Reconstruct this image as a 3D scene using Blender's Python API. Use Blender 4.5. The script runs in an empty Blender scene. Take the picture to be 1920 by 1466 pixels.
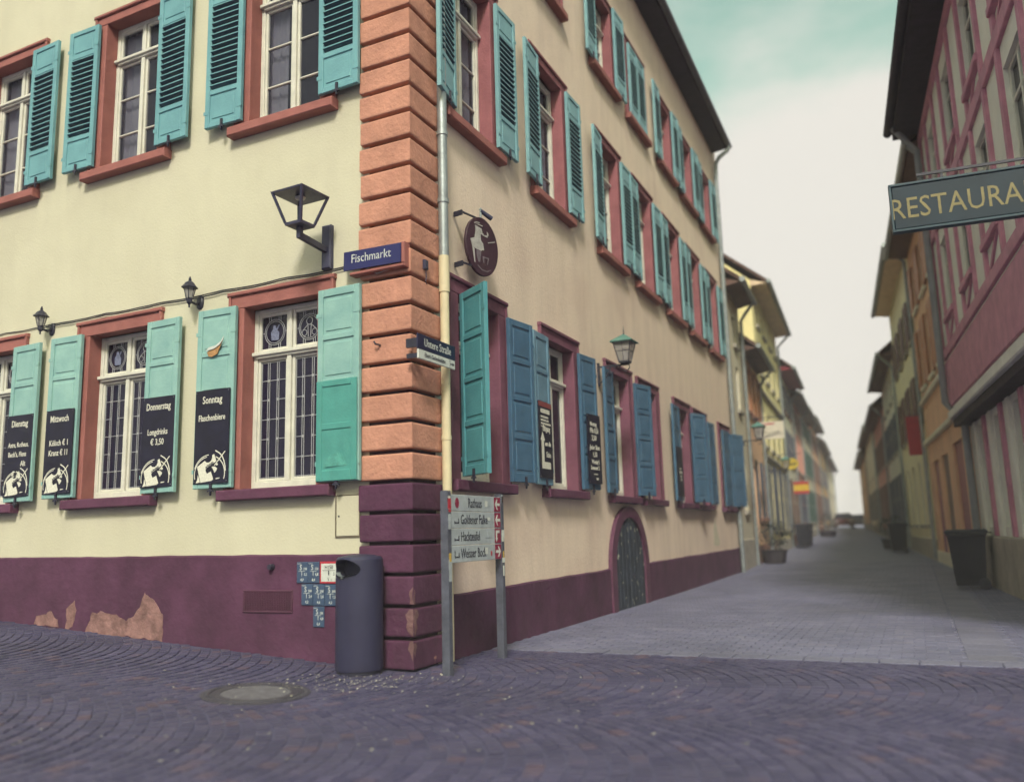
import bpy, bmesh, math, random
from math import sin, cos, radians, pi, atan2, sqrt, degrees
from mathutils import Vector, Matrix, noise
random.seed(7)
D = bpy.data
SC = bpy.context.scene
COL = SC.collection

# ------------------------------------------------------------------ camera
CH = 1.10                       # eye height above the pavement at the corner
PITCH, ROLL, FPX = radians(9.549), radians(-1.585), 1595.4
cd = D.cameras.new('camera'); cam = D.objects.new('camera', cd); COL.objects.link(cam)
_c, _s, _cp, _sp = cos(ROLL), sin(ROLL), cos(PITCH), sin(PITCH)
CR = Vector((_c, -_sp * _s, _cp * _s)); CU = Vector((-_s, -_sp * _c, _cp * _c)); CF = Vector((0, _cp, _sp))
m = Matrix.Identity(4)
for i in range(3):
    m[i][0], m[i][1], m[i][2] = CR[i], CU[i], -CF[i]
m[2][3] = CH
cam.matrix_world = m
cd.sensor_width = 36.0; cd.sensor_fit = 'HORIZONTAL'; cd.lens = 36.0 * FPX / 1920.0
cd.clip_start = .05; cd.clip_end = 3000
cd.dof.use_dof = True; cd.dof.focus_distance = 8.7; cd.dof.aperture_fstop = 0.58
SC.camera = cam

# ------------------------------------------------------------------ sky, sun, exposure
SUN = Vector((-.04, -.73, .68)).normalized()
world = D.worlds.new('World'); SC.world = world; world.use_nodes = True
nt = world.node_tree; nt.nodes.clear()
def wn(t, **k):
    n = nt.nodes.new(t)
    for a, b in k.items(): setattr(n, a, b)
    return n
sky = wn('ShaderNodeTexSky', sky_type='NISHITA', sun_disc=False)
sky.sun_elevation = math.asin(SUN.z); sky.sun_rotation = atan2(SUN.x, SUN.y)
sky.air_density = 1.0; sky.dust_density = 2.0; sky.ozone_density = 1.0
tint = wn('ShaderNodeMix', data_type='RGBA', blend_type='MULTIPLY'); tint.inputs[0].default_value = 1
nt.links.new(sky.outputs[0], tint.inputs[6]); tint.inputs[7].default_value = (2.0, 2.15, 1.08, 1)
tc = wn('ShaderNodeTexCoord')
mp = wn('ShaderNodeMapping'); mp.inputs['Scale'].default_value = (1.0, 1.0, 2.2); mp.inputs['Location'].default_value = (18.93, .032, 18.69)
nt.links.new(tc.outputs['Generated'], mp.inputs[0])
no = wn('ShaderNodeTexNoise'); no.inputs['Scale'].default_value = 4.0; no.inputs['Detail'].default_value = 5; no.inputs['Roughness'].default_value = .5
nt.links.new(mp.outputs[0], no.inputs['Vector'])
sep = wn('ShaderNodeSeparateXYZ'); nt.links.new(tc.outputs['Generated'], sep.inputs[0])
hz = wn('ShaderNodeMapRange'); hz.inputs['From Min'].default_value = .47; hz.inputs['From Max'].default_value = .25
nt.links.new(sep.outputs['Z'], hz.inputs['Value'])
ad = wn('ShaderNodeMath', operation='ADD'); nt.links.new(no.outputs['Fac'], ad.inputs[0]); nt.links.new(hz.outputs[0], ad.inputs[1])
cr = wn('ShaderNodeMapRange', interpolation_type='SMOOTHSTEP'); cr.inputs['From Min'].default_value = .36; cr.inputs['From Max'].default_value = .80
nt.links.new(ad.outputs[0], cr.inputs['Value'])
mixc = wn('ShaderNodeMix', data_type='RGBA'); nt.links.new(cr.outputs[0], mixc.inputs[0]); nt.links.new(tint.outputs[2], mixc.inputs[6])
mixc.inputs[7].default_value = (5.7, 5.5, 5.05, 1)
bg = wn('ShaderNodeBackground'); bg.inputs['Strength'].default_value = .10; nt.links.new(mixc.outputs[2], bg.inputs['Color'])
wo = wn('ShaderNodeOutputWorld'); nt.links.new(bg.outputs[0], wo.inputs[0])

sl = D.lights.new('sun', 'SUN'); sl.energy = 2.1; sl.angle = radians(10); sl.color = (1, .96, .90)
sun = D.objects.new('sun', sl); COL.objects.link(sun); sun.location = (0, 0, 30)
sun.rotation_euler = (-SUN).to_track_quat('-Z', 'Y').to_euler()
SC.view_settings.view_transform = 'Standard'; SC.view_settings.look = 'None'
SC.view_settings.gamma = 1; SC.view_settings.exposure = 0.6; SC.view_settings.use_curve_mapping = False
SC.cycles.max_bounces = 4; SC.cycles.diffuse_bounces = 2; SC.cycles.volume_bounces = 0; SC.cycles.glossy_bounces = 2; SC.cycles.transparent_max_bounces = 6; SC.cycles.caustics_reflective = False; SC.cycles.caustics_refractive = False; SC.cycles.use_adaptive_sampling = True; SC.cycles.adaptive_threshold = .04

# ------------------------------------------------------------------ frames of reference
C0 = Vector((-.912, 7.5, 0)); AL, AR = radians(-64.049), radians(24.871)
class Frame:                       # a wall seen from outside: x to the viewer's right, y into the wall, z up
    def __init__(s, org, rz):
        s.org = Vector(org); s.rz = rz
        s.x = Vector((cos(rz), sin(rz), 0)); s.y = Vector((-sin(rz), cos(rz), 0))
    def at(s, x, z=0, o=0):        # o: distance out of the wall
        return s.org + s.x * x - s.y * o + Vector((0, 0, z))
FL = Frame(C0, atan2(-cos(AL), -sin(AL)))          # left facade, x = -distance from the corner
FR = Frame(C0, pi / 2 - AR)                          # facade along the street, x = distance from the corner
dL, nL = -FL.x, -FL.y; dR, nR = FR.x, -FR.y
E0 = C0 + dR * 15.62
FS = Frame(E0, pi / 2 - radians(22.0))               # row of houses on the left
P1 = Vector((7.50, 13.07, 0)); AR2 = radians(20.6)
FRT = Frame(P1, atan2(-cos(AR2), -sin(AR2)))         # row of houses on the right, x = -distance along the street
def proj(p):
    q = Vector(p) - Vector((0, 0, CH)); d = q.dot(CF)
    if d < .05: return None
    return 960 + FPX * q.dot(CR) / d, 733 - FPX * q.dot(CU) / d, d
def sm(x): return .5 * (x + sqrt(x * x + .15))
def ground_z(x, y):
    q = Vector((x, y, 0)) - C0
    u, t = q.dot(dL), q.dot(dR)
    return .061 * min(sm(u - .1), 25) - .03 + .009 * min(sm(t - 9), 60)

# ------------------------------------------------------------------ materials
MATS = {}
def mat(name, col, rough=.75, var=.15, vscale=3.0, bump=.0, bscale=60, spec=.3, metal=0, streak=0, fine=.0, col2=None, flake=None, zfl=0, patchy=0):
    """procedural paint / plaster / stone: colour noise, grime streaks, flaking, fine relief"""
    if name in MATS: return MATS[name]
    M = D.materials.new(name); M.use_nodes = True; MATS[name] = M
    t = M.node_tree; N = t.nodes; L = t.links
    b = N['Principled BSDF']
    b.inputs['Roughness'].default_value = rough; b.inputs['Metallic'].default_value = metal
    b.inputs['Specular IOR Level'].default_value = spec
    g = N.new('ShaderNodeNewGeometry')
    n1 = N.new('ShaderNodeTexNoise'); n1.inputs['Scale'].default_value = vscale; n1.inputs['Detail'].default_value = 4; n1.inputs['Roughness'].default_value = .62
    L.new(g.outputs['Position'], n1.inputs['Vector'])
    mr = N.new('ShaderNodeMapRange'); mr.inputs['From Min'].default_value = .3; mr.inputs['From Max'].default_value = .7
    L.new(n1.outputs['Fac'], mr.inputs['Value'])
    mx = N.new('ShaderNodeMix'); mx.data_type = 'RGBA'; L.new(mr.outputs[0], mx.inputs[0])
    c2 = col2 or tuple(c * (1 - var * 1.6) for c in col)
    mx.inputs[6].default_value = (*c2, 1); mx.inputs[7].default_value = (*[min(1, c * (1 + var * .5)) for c in col], 1)
    out = mx.outputs[2]
    if streak:
        mpn = N.new('ShaderNodeMapping'); mpn.inputs['Scale'].default_value = (3.2, 3.2, .5); L.new(g.outputs['Position'], mpn.inputs[0])
        n2 = N.new('ShaderNodeTexNoise'); n2.inputs['Scale'].default_value = 1; n2.inputs['Detail'].default_value = 6; n2.inputs['Roughness'].default_value = .65; L.new(mpn.outputs[0], n2.inputs['Vector'])
        r2 = N.new('ShaderNodeMapRange'); r2.inputs['From Min'].default_value = .42; r2.inputs['From Max'].default_value = .8; r2.inputs['To Max'].default_value = streak
        L.new(n2.outputs['Fac'], r2.inputs['Value'])
        m2 = N.new('ShaderNodeMix'); m2.data_type = 'RGBA'; L.new(r2.outputs[0], m2.inputs[0]); L.new(out, m2.inputs[6])
        m2.inputs[7].default_value = (col[0] * .45, col[1] * .40, col[2] * .45, 1); out = m2.outputs[2]
    if patchy:                                            # repaired and weathered areas
        np_ = N.new('ShaderNodeTexNoise'); np_.inputs['Scale'].default_value = .8; np_.inputs['Detail'].default_value = 7; np_.inputs['Roughness'].default_value = .68; L.new(g.outputs['Position'], np_.inputs['Vector'])
        rp_ = N.new('ShaderNodeMapRange'); rp_.inputs['From Min'].default_value = .50; rp_.inputs['From Max'].default_value = .60; rp_.inputs['To Max'].default_value = patchy; L.new(np_.outputs['Fac'], rp_.inputs['Value'])
        mpx = N.new('ShaderNodeMix'); mpx.data_type = 'RGBA'; L.new(rp_.outputs[0], mpx.inputs[0]); L.new(out, mpx.inputs[6]); mpx.inputs[7].default_value = (col[0] * .72, col[1] * .66, col[2] * .66, 1); out = mpx.outputs[2]
    if fine:
        n4 = N.new('ShaderNodeTexNoise'); n4.inputs['Scale'].default_value = 90; n4.inputs['Detail'].default_value = 2; L.new(g.outputs['Position'], n4.inputs['Vector'])
        r4 = N.new('ShaderNodeMapRange'); r4.inputs['From Min'].default_value = .62; r4.inputs['From Max'].default_value = .75; r4.inputs['To Max'].default_value = fine
        L.new(n4.outputs['Fac'], r4.inputs['Value'])
        m4 = N.new('ShaderNodeMix'); m4.data_type = 'RGBA'; L.new(r4.outputs[0], m4.inputs[0]); L.new(out, m4.inputs[6])
        m4.inputs[7].default_value = (col[0] * .35, col[1] * .33, col[2] * .38, 1); out = m4.outputs[2]
    if flake:   # (colour, low threshold, scale)
        fc, th, fs = flake
        n3 = N.new('ShaderNodeTexNoise'); n3.inputs['Scale'].default_value = fs; n3.inputs['Detail'].default_value = 7; n3.inputs['Roughness'].default_value = .6; L.new(g.outputs['Position'], n3.inputs['Vector'])
        r3 = N.new('ShaderNodeMapRange'); r3.inputs['From Min'].default_value = th; r3.inputs['From Max'].default_value = th + .02
        fo_ = n3.outputs['Fac']
        if zfl:                                           # paint flakes mostly near the pavement
            sp_ = N.new('ShaderNodeSeparateXYZ'); L.new(g.outputs['Position'], sp_.inputs[0])
            rz_ = N.new('ShaderNodeMapRange'); rz_.inputs['From Min'].default_value = 0; rz_.inputs['From Max'].default_value = .7; rz_.inputs['To Min'].default_value = 0; rz_.inputs['To Max'].default_value = zfl; L.new(sp_.outputs['Z'], rz_.inputs['Value'])
            sb_ = N.new('ShaderNodeMath'); sb_.operation = 'SUBTRACT'; L.new(fo_, sb_.inputs[0]); L.new(rz_.outputs[0], sb_.inputs[1]); fo_ = sb_.outputs[0]
        L.new(fo_, r3.inputs['Value'])
        m3 = N.new('ShaderNodeMix'); m3.data_type = 'RGBA'; L.new(r3.outputs[0], m3.inputs[0]); L.new(out, m3.inputs[6]); m3.inputs[7].default_value = (*fc, 1)
        out = m3.outputs[2]
    L.new(out, b.inputs['Base Color'])
    if bump:
        nb = N.new('ShaderNodeTexNoise'); nb.inputs['Scale'].default_value = bscale; nb.inputs['Detail'].default_value = 3; L.new(g.outputs['Position'], nb.inputs['Vector'])
        bp = N.new('ShaderNodeBump'); bp.inputs['Strength'].default_value = bump; bp.inputs['Distance'].default_value = .02
        L.new(nb.outputs['Fac'], bp.inputs['Height']); L.new(bp.outputs[0], b.inputs['Normal'])
    return M

PLASTER = mat('cream_plaster', (.595, .56, .43), .9, .08, .7, .14, 40, .15, streak=.12, fine=.14, patchy=.10, col2=(.55, .515, .39))
PLASTER_R = mat('cream_plaster_street', (.84, .70, .56), .9, .10, .8, .22, 30, .15, streak=.30, fine=.32, patchy=.28, col2=(.74, .58, .47))  # same plaster as the square side, lightened to make up for weaker light
BURG = mat('burgundy_paint', (.105, .038, .080), .8, .25, 2.2, .5, 14, .2, streak=.40, fine=.3, flake=((.33, .17, .15), .66, 5.5), zfl=.30)
BURG_T = mat('burgundy_stone', (.12, .04, .082), .65, .2, 3, .3, 25, .3, streak=.2)
SALMON = mat('salmon_stone', (.56, .27, .195), .85, .16, 3.2, .45, 26, .15, streak=.28, fine=.3, flake=((.32, .15, .13), .71, 9))
SALMON_T = mat('salmon_trim', (.35, .13, .115), .7, .15, 3, .25, 30, .25, streak=.2, fine=.2)
TEAL = mat('teal_shutter_paint', (.27, .45, .415), .6, .14, 4, .14, 40, .3, fine=.2, col2=(.205, .375, .365))
TEAL_1 = mat('upper_teal_paint', (.16, .35, .385), .6, .14, 4, .14, 40, .3, fine=.2, col2=(.13, .295, .335))
TEAL_R = mat('street_teal_paint', (.21, .39, .42), .55, .10, 5, .12, 40, .3, fine=.12, col2=(.175, .33, .37))
TEAL_G = mat('green_teal_paint', (.075, .30, .27), .5, .10, 5, .12, 40, .4, fine=.1)
TEAL_B = mat('blue_teal_paint', (.060, .135, .225), .5, .12, 5, .12, 40, .35, fine=.12)
WHITE = mat('white_window_paint', (.66, .64, .56), .5, .10, 6, .05, 40, .4)
BOARD = mat('black_board', (.012, .011, .030), .5, .3, 6, .05, 40, .3)
CHALK = mat('white_lettering', (.72, .70, .60), .7, .12, 60, 0, 1, .2)
IRON = mat('dark_iron', (.025, .024, .045), .45, .2, 9, .1, 60, .45)
IRON_L = mat('lamp_grey_iron', (.05, .048, .095), .45, .2, 9, .1, 60, .45)
STEEL = mat('galvanised_steel', (.36, .40, .41), .45, .2, 6, .15, 30, .5, metal=.5, streak=.3)
GREYPOST = mat('grey_post_paint', (.09, .095, .13), .5, .25, 12, .2, 50, .4, fine=.5)
CREAMPIPE = mat('cream_pipe_paint', (.66, .57, .38), .5, .08, 6, .1, 30, .35, streak=.15)
BINGREY = mat('bin_grey', (.030, .029, .068), .5, .12, 3, .08, 120, .4, streak=.15)
NAVY = mat('navy_enamel', (.016, .018, .11), .3, .1, 4, 0, 1, .5)
PLATEBLUE = mat('blue_plate', (.05, .085, .16), .35, .15, 9, .05, 60, .45)
SIGNWHITE = mat('sign_white', (.62, .64, .60), .4, .12, 14, 0, 1, .4)
SIGNGREY = mat('sign_grey', (.40, .44, .47), .4, .15, 9, .02, 60, .4, fine=.2)
RED = mat('sign_red', (.45, .03, .05), .4, .1, 9, 0, 1, .4)
MAROON = mat('sign_maroon', (.25, .02, .06), .4, .1, 9, 0, 1, .4)
COPPER = mat('green_copper', (.11, .24, .21), .55, .25, 12, .15, 40, .4)
LEAD = mat('lead_came', (.42, .42, .44), .5, .1, 20, 0, 1, .4, metal=.3)
CURTAIN = mat('white_curtain', (.80, .79, .80), .9, .1, 3, 0, 1, .1)
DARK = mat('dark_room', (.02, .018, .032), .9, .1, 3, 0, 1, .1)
ROOF = mat('roof_tile', (.10, .06, .06), .8, .3, 5, .3, 30, .2)
SOFFIT = mat('brown_soffit', (.045, .032, .055), .7, .2, 5, .1, 30, .2)
BROWNSIGN = mat('brown_oval_sign', (.05, .02, .035), .4, .2, 9, 0, 1, .4)
WOOD = mat('peeled_wood', (.50, .27, .12), .8, .3, 20, .2, 60, .2)
DOORGREEN = mat('weathered_door', (.035, .045, .068), .7, .3, 5, .4, 22, .3, flake=((.33, .33, .27), .62, 9))
CASTIRON = mat('cast_iron', (.055, .05, .07), .55, .25, 14, .3, 90, .4)
CONCRETE = mat('concrete_infill', (.30, .28, .27), .85, .15, 18, .4, 120, .2)
def glass_mat(name, col, tr):
    M = D.materials.new(name); M.use_nodes = True; t = M.node_tree; N = t.nodes; L = t.links
    b = N['Principled BSDF']; b.inputs['Base Color'].default_value = (*col, 1); b.inputs['Roughness'].default_value = .06; b.inputs['Specular IOR Level'].default_value = .28
    g = N.new('ShaderNodeNewGeometry'); n = N.new('ShaderNodeTexNoise'); n.inputs['Scale'].default_value = 1.6; L.new(g.outputs['Position'], n.inputs['Vector'])
    bp = N.new('ShaderNodeBump'); bp.inputs['Strength'].default_value = .12; bp.inputs['Distance'].default_value = .05; L.new(n.outputs['Fac'], bp.inputs['Height']); L.new(bp.outputs[0], b.inputs['Normal'])
    tr_n = N.new('ShaderNodeBsdfTransparent'); tr_n.inputs[0].default_value = (.85, .85, .9, 1)
    mx = N.new('ShaderNodeMixShader'); mx.inputs[0].default_value = tr
    L.new(b.outputs[0], mx.inputs[1]); L.new(tr_n.outputs[0], mx.inputs[2])
    L.new(mx.outputs[0], N['Material Output'].inputs['Surface']); return M
PANE = glass_mat('window_glass', (.075, .075, .105), .72)
PANE_D = glass_mat('leaded_glass', (.016, .014, .036), .12)
LAMPGLASS = glass_mat('lamp_glass', (.5, .48, .45), .6)

# ------------------------------------------------------------------ mesh builder
class MB:
    def __init__(s): s.v = []; s.f = []
    def add(s, vs, fs):
        k = len(s.v); s.v += [tuple(p) for p in vs]; s.f += [tuple(k + i for i in f) for f in fs]; return s
    def box(s, x0, x1, y0, y1, z0, z1, M=None):
        vs = [(x0, y0, z0), (x1, y0, z0), (x1, y1, z0), (x0, y1, z0), (x0, y0, z1), (x1, y0, z1), (x1, y1, z1), (x0, y1, z1)]
        if M is not None: vs = [M @ Vector(p) for p in vs]
        return s.add(vs, [(0, 3, 2, 1), (4, 5, 6, 7), (0, 1, 5, 4), (1, 2, 6, 5), (2, 3, 7, 6), (3, 0, 4, 7)])
    def bbox(s, x0, x1, y0, y1, z0, z1, c=.006):          # box whose front (-y) edges are chamfered
        vs = [(x0, y1, z0), (x1, y1, z0), (x1, y1, z1), (x0, y1, z1), (x0, y0 + c, z0), (x1, y0 + c, z0), (x1, y0 + c, z1), (x0, y0 + c, z1),
              (x0 + c, y0, z0 + c), (x1 - c, y0, z0 + c), (x1 - c, y0, z1 - c), (x0 + c, y0, z1 - c)]
        return s.add(vs, [(0, 3, 2, 1), (0, 1, 5, 4), (1, 2, 6, 5), (2, 3, 7, 6), (3, 0, 4, 7), (4, 5, 9, 8), (5, 6, 10, 9), (6, 7, 11, 10), (7, 4, 8, 11), (8, 9, 10, 11)])
    def cone(s, p0, p1, r0, r1=None, n=12, cap=True):
        p0, p1 = Vector(p0), Vector(p1); r1 = r0 if r1 is None else r1
        d = (p1 - p0).normalized(); a = d.orthogonal().normalized(); b = d.cross(a)
        vs = [p0 + (a * cos(2 * pi * i / n) + b * sin(2 * pi * i / n)) * r0 for i in range(n)] + [p1 + (a * cos(2 * pi * i / n) + b * sin(2 * pi * i / n)) * r1 for i in range(n)]
        fs = [(i, (i + 1) % n, n + (i + 1) % n, n + i) for i in range(n)]
        if cap: fs += [tuple(range(n - 1, -1, -1)), tuple(range(n, 2 * n))]
        return s.add(vs, fs)
    def tube(s, pts, r, n=8):
        pts = [Vector(p) for p in pts]
        for i in range(len(pts) - 1): s.cone(pts[i], pts[i + 1], r, r, n)
        return s
    def sweep(s, pts, r, n=8):                            # continuous tube
        pts = [Vector(p) for p in pts]; rings = []
        up = Vector((.13, .27, .95)).normalized()
        for i, p in enumerate(pts):
            d = (pts[min(i + 1, len(pts) - 1)] - pts[max(i - 1, 0)]).normalized()
            a = d.cross(up).normalized(); b = d.cross(a)
            rings.append([p + (a * cos(2 * pi * j / n) + b * sin(2 * pi * j / n)) * r for j in range(n)])
        vs = [q for R in rings for q in R]; fs = []
        for i in range(len(pts) - 1):
            for j in range(n): fs.append((i * n + j, i * n + (j + 1) % n, (i + 1) * n + (j + 1) % n, (i + 1) * n + j))
        fs += [tuple(range(n - 1, -1, -1)), tuple((len(pts) - 1) * n + j for j in range(n))]
        return s.add(vs, fs)
    def prism(s, poly, y0, y1):                           # polygon in x,z extruded along y
        n = len(poly); vs = [(x, y0, z) for x, z in poly] + [(x, y1, z) for x, z in poly]
        return s.add(vs, [tuple(range(n)), tuple(range(2 * n - 1, n - 1, -1))] + [(i, n + i, n + (i + 1) % n, (i + 1) % n) for i in range(n)])
    def stack(s, rings):                                  # rings of equal length, bottom to top, closed
        n = len(rings[0]); vs = [p for R in rings for p in R]; fs = []
        for i in range(len(rings) - 1):
            for j in range(n): fs.append((i * n + j, i * n + (j + 1) % n, (i + 1) * n + (j + 1) % n, (i + 1) * n + j))
        fs += [tuple(range(n - 1, -1, -1)), tuple((len(rings) - 1) * n + j for j in range(n))]
        return s.add(vs, fs)
    def lathe(s, prof, n=20, cx=0, cy=0):
        return s.stack([[(cx + r * cos(2 * pi * j / n), cy + r * sin(2 * pi * j / n), z) for j in range(n)] for r, z in prof])
    def merge(s, o, M=None):
        return s.add([M @ Vector(p) for p in o.v] if M is not None else o.v, o.f)
    def mesh(s, name, m, smooth=None, recalc=True):
        me = D.meshes.new(name); me.from_pydata(s.v, [], s.f)
        if recalc:
            bm = bmesh.new(); bm.from_mesh(me); bmesh.ops.recalc_face_normals(bm, faces=bm.faces); bm.to_mesh(me); bm.free()
        if m is not None: me.materials.append(m)
        if smooth:
            me.polygons.foreach_set('use_smooth', [True] * len(me.polygons))
            me.set_sharp_from_angle(angle=radians(smooth))
        me.update(); return me
def link(name, me, parent=None, loc=(0, 0, 0), rz=0, sc=None):
    o = D.objects.new(name, me); COL.objects.link(o)
    o.location = loc; o.rotation_euler = (0, 0, rz)
    if sc: o.scale = sc
    if parent: o.parent = parent
    return o
def ob(name, mb, m, parent=None, loc=(0, 0, 0), rz=0, smooth=None, recalc=True):
    return link(name, mb.mesh(name, m, smooth, recalc), parent, loc, rz)
def tag(o, label, cat, group=None, kind=None):
    if label: o['label'] = label
    if cat: o['category'] = cat
    if group: o['group'] = group
    if kind: o['kind'] = kind
    return o
def thing(name, label, cat, loc=(0, 0, 0), rz=0, group=None):
    return tag(link(name, None, None, loc, rz), label, cat, group)
def struct(o): o['kind'] = 'structure'; return o

# text and flat print -------------------------------------------------------------
def text_mb(lines, depth=.0016, y=0.0):
    """lines: (text, x, z, size, align, x-scale, rotation, bold)"""
    out = MB()
    for L in lines:
        txt, x, z, size, al = L[:5]; xs = L[5] if len(L) > 5 else 1; rot = L[6] if len(L) > 6 else 0; bold = L[7] if len(L) > 7 else .012
        cu = D.curves.new('t', 'FONT'); cu.body = txt; cu.size = size; cu.align_x = al; cu.resolution_u = 2; cu.extrude = depth / 2; cu.offset = bold * size
        o = D.objects.new('t', cu); COL.objects.link(o)
        dg = bpy.context.evaluated_depsgraph_get(); me = D.meshes.new_from_object(o.evaluated_get(dg))
        M = Matrix.Translation((x, y, z)) @ Matrix.Rotation(rot, 4, 'Y') @ Matrix.Diagonal((xs, 1, 1, 1)) @ Matrix.Rotation(pi / 2, 4, 'X')
        out.add([M @ v.co for v in me.vertices], [tuple(p.vertices) for p in me.polygons])
        D.objects.remove(o); D.curves.remove(cu); D.meshes.remove(me)
    return out
def arc_poly(cx, cz, r0, r1, a0, a1, n=18, sx=1):
    P = [(cx + sx * r1 * cos(a0 + (a1 - a0) * i / n), cz + r1 * sin(a0 + (a1 - a0) * i / n)) for i in range(n + 1)]
    Q = [(cx + sx * r0 * cos(a0 + (a1 - a0) * i / n), cz + r0 * sin(a0 + (a1 - a0) * i / n)) for i in range(n + 1)]
    return P, Q
def add_arc(mb, cx, cz, r0, r1, a0, a1, y0, y1, n=18, sx=1):
    P, Q = arc_poly(cx, cz, r0, r1, a0, a1, n, sx)
    for i in range(n): mb.prism([P[i], P[i + 1], Q[i + 1], Q[i]], y0, y1)
def line_poly(mb, x0, z0, x1, z1, w, y0, y1):
    dx, dz = x1 - x0, z1 - z0; l = sqrt(dx * dx + dz * dz); nx, nz = -dz / l * w / 2, dx / l * w / 2
    mb.prism([(x0 + nx, z0 + nz), (x0 - nx, z0 - nz), (x1 - nx, z1 - nz), (x1 + nx, z1 + nz)], y0, y1)

# a wall sheet with openings; x 0..L, z z0..z1, front at y = 0 ------------------------
def wall_mb(x0, x1, zt0, zt1, z0, z1, holes, thick=.3, depth=None):
    """zt0/zt1: top height at x0/x1.  holes: (x0, x1, z0, z1)"""
    mb = MB()
    xs = sorted({x0, x1, *[round(h[0], 4) for h in holes], *[round(h[1], 4) for h in holes]})
    zs = sorted({z0, z1, *[round(h[2], 4) for h in holes], *[round(h[3], 4) for h in holes]})
    idx = {}
    def vid(x, z):
        if (x, z) not in idx:
            zz = z if z < z1 else zt0 + (zt1 - zt0) * (x - x0) / (x1 - x0)
            idx[(x, z)] = len(mb.v); mb.v.append((x, 0, zz))
        return idx[(x, z)]
    for i in range(len(xs) - 1):
        for j in range(len(zs) - 1):
            cx, cz = (xs[i] + xs[i + 1]) / 2, (zs[j] + zs[j + 1]) / 2
            if any(h[0] < cx < h[1] and h[2] < cz < h[3] for h in holes): continue
            mb.f.append((vid(xs[i], zs[j]), vid(xs[i + 1], zs[j]), vid(xs[i + 1], zs[j + 1]), vid(xs[i], zs[j + 1])))
    for h in holes:
        a, b, c, d = [round(q, 4) for q in h]
        mb.add([(a, 0, c), (b, 0, c), (b, thick, c), (a, thick, c)], [(0, 3, 2, 1)])
        mb.add([(a, 0, d), (b, 0, d), (b, thick, d), (a, thick, d)], [(0, 1, 2, 3)])
        mb.add([(a, 0, c), (a, thick, c), (a, thick, d), (a, 0, d)], [(0, 1, 2, 3)])
        mb.add([(b, 0, c), (b, thick, c), (b, thick, d), (b, 0, d)], [(0, 3, 2, 1)])
    if depth:
        mb.add([(x0, 0, z0), (x0, depth, z0), (x0, depth, zt0), (x0, 0, zt0)], [(0, 3, 2, 1)])
        mb.add([(x1, 0, z0), (x1, depth, z0), (x1, depth, zt1), (x1, 0, zt1)], [(0, 1, 2, 3)])
        mb.add([(x0, depth, z0), (x1, depth, z0), (x1, depth, zt1), (x0, depth, zt0)], [(0, 3, 2, 1)])
    return mb
# ------------------------------------------------------------------ ground and paving
GROUT = mat('paving_joints', (.085, .082, .10), .9, .3, 4, .5, 60, .15)
def stone_mat(name, a, b, c, rough=.6):
    M = D.materials.new(name); M.use_nodes = True; t = M.node_tree; N = t.nodes; L = t.links
    bs = N['Principled BSDF']; bs.inputs['Roughness'].default_value = rough; bs.inputs['Specular IOR Level'].default_value = .4
    g = N.new('ShaderNodeNewGeometry'); oi = N.new('ShaderNodeObjectInfo')
    add = N.new('ShaderNodeMath'); add.operation = 'ADD'; L.new(g.outputs['Random Per Island'], add.inputs[0]); L.new(oi.outputs['Random'], add.inputs[1])
    fr = N.new('ShaderNodeMath'); fr.operation = 'FRACT'; L.new(add.outputs[0], fr.inputs[0])
    cr = N.new('ShaderNodeValToRGB'); e = cr.color_ramp.elements
    e[0].position = 0; e[0].color = (*a, 1); e[1].position = 1; e[1].color = (*c, 1); k = e.new(.55); k.color = (*b, 1); k = e.new(.9); k.color = (*[q * 1.1 for q in b], 1)
    L.new(fr.outputs[0], cr.inputs[0])
    n = N.new('ShaderNodeTexNoise'); n.inputs['Scale'].default_value = 35; n.inputs['Detail'].default_value = 5; L.new(g.outputs['Position'], n.inputs['Vector'])
    n2 = N.new('ShaderNodeTexNoise'); n2.inputs['Scale'].default_value = .9; n2.inputs['Detail'].default_value = 4; L.new(g.outputs['Position'], n2.inputs['Vector'])
    s = N.new('ShaderNodeMath'); s.operation = 'ADD'; L.new(n.outputs['Fac'], s.inputs[0]); L.new(n2.outputs['Fac'], s.inputs[1])
    mr = N.new('ShaderNodeMapRange'); mr.inputs['From Min'].default_value = .6; mr.inputs['From Max'].default_value = 1.4; mr.inputs['To Min'].default_value = .6; mr.inputs['To Max'].default_value = 1.35
    L.new(s.outputs[0], mr.inputs['Value'])
    mx = N.new('ShaderNodeMix'); mx.data_type = 'RGBA'; mx.blend_type = 'MULTIPLY'; mx.inputs[0].default_value = 1
    L.new(cr.outputs[0], mx.inputs[6]); L.new(mr.outputs[0], mx.inputs[7]); L.new(mx.outputs[2], bs.inputs['Base Color'])
    bp = N.new('ShaderNodeBump'); bp.inputs['Strength'].default_value = .5; bp.inputs['Distance'].default_value = .01
    L.new(n.outputs['Fac'], bp.inputs['Height']); L.new(bp.outputs[0], bs.inputs['Normal'])
    return M
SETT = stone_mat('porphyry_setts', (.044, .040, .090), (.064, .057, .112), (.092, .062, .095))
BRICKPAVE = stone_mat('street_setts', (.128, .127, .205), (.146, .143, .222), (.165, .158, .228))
LIGHTROW = stone_mat('pale_kerb_stones', (.135, .132, .20), (.15, .147, .215), (.165, .16, .222))

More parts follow.
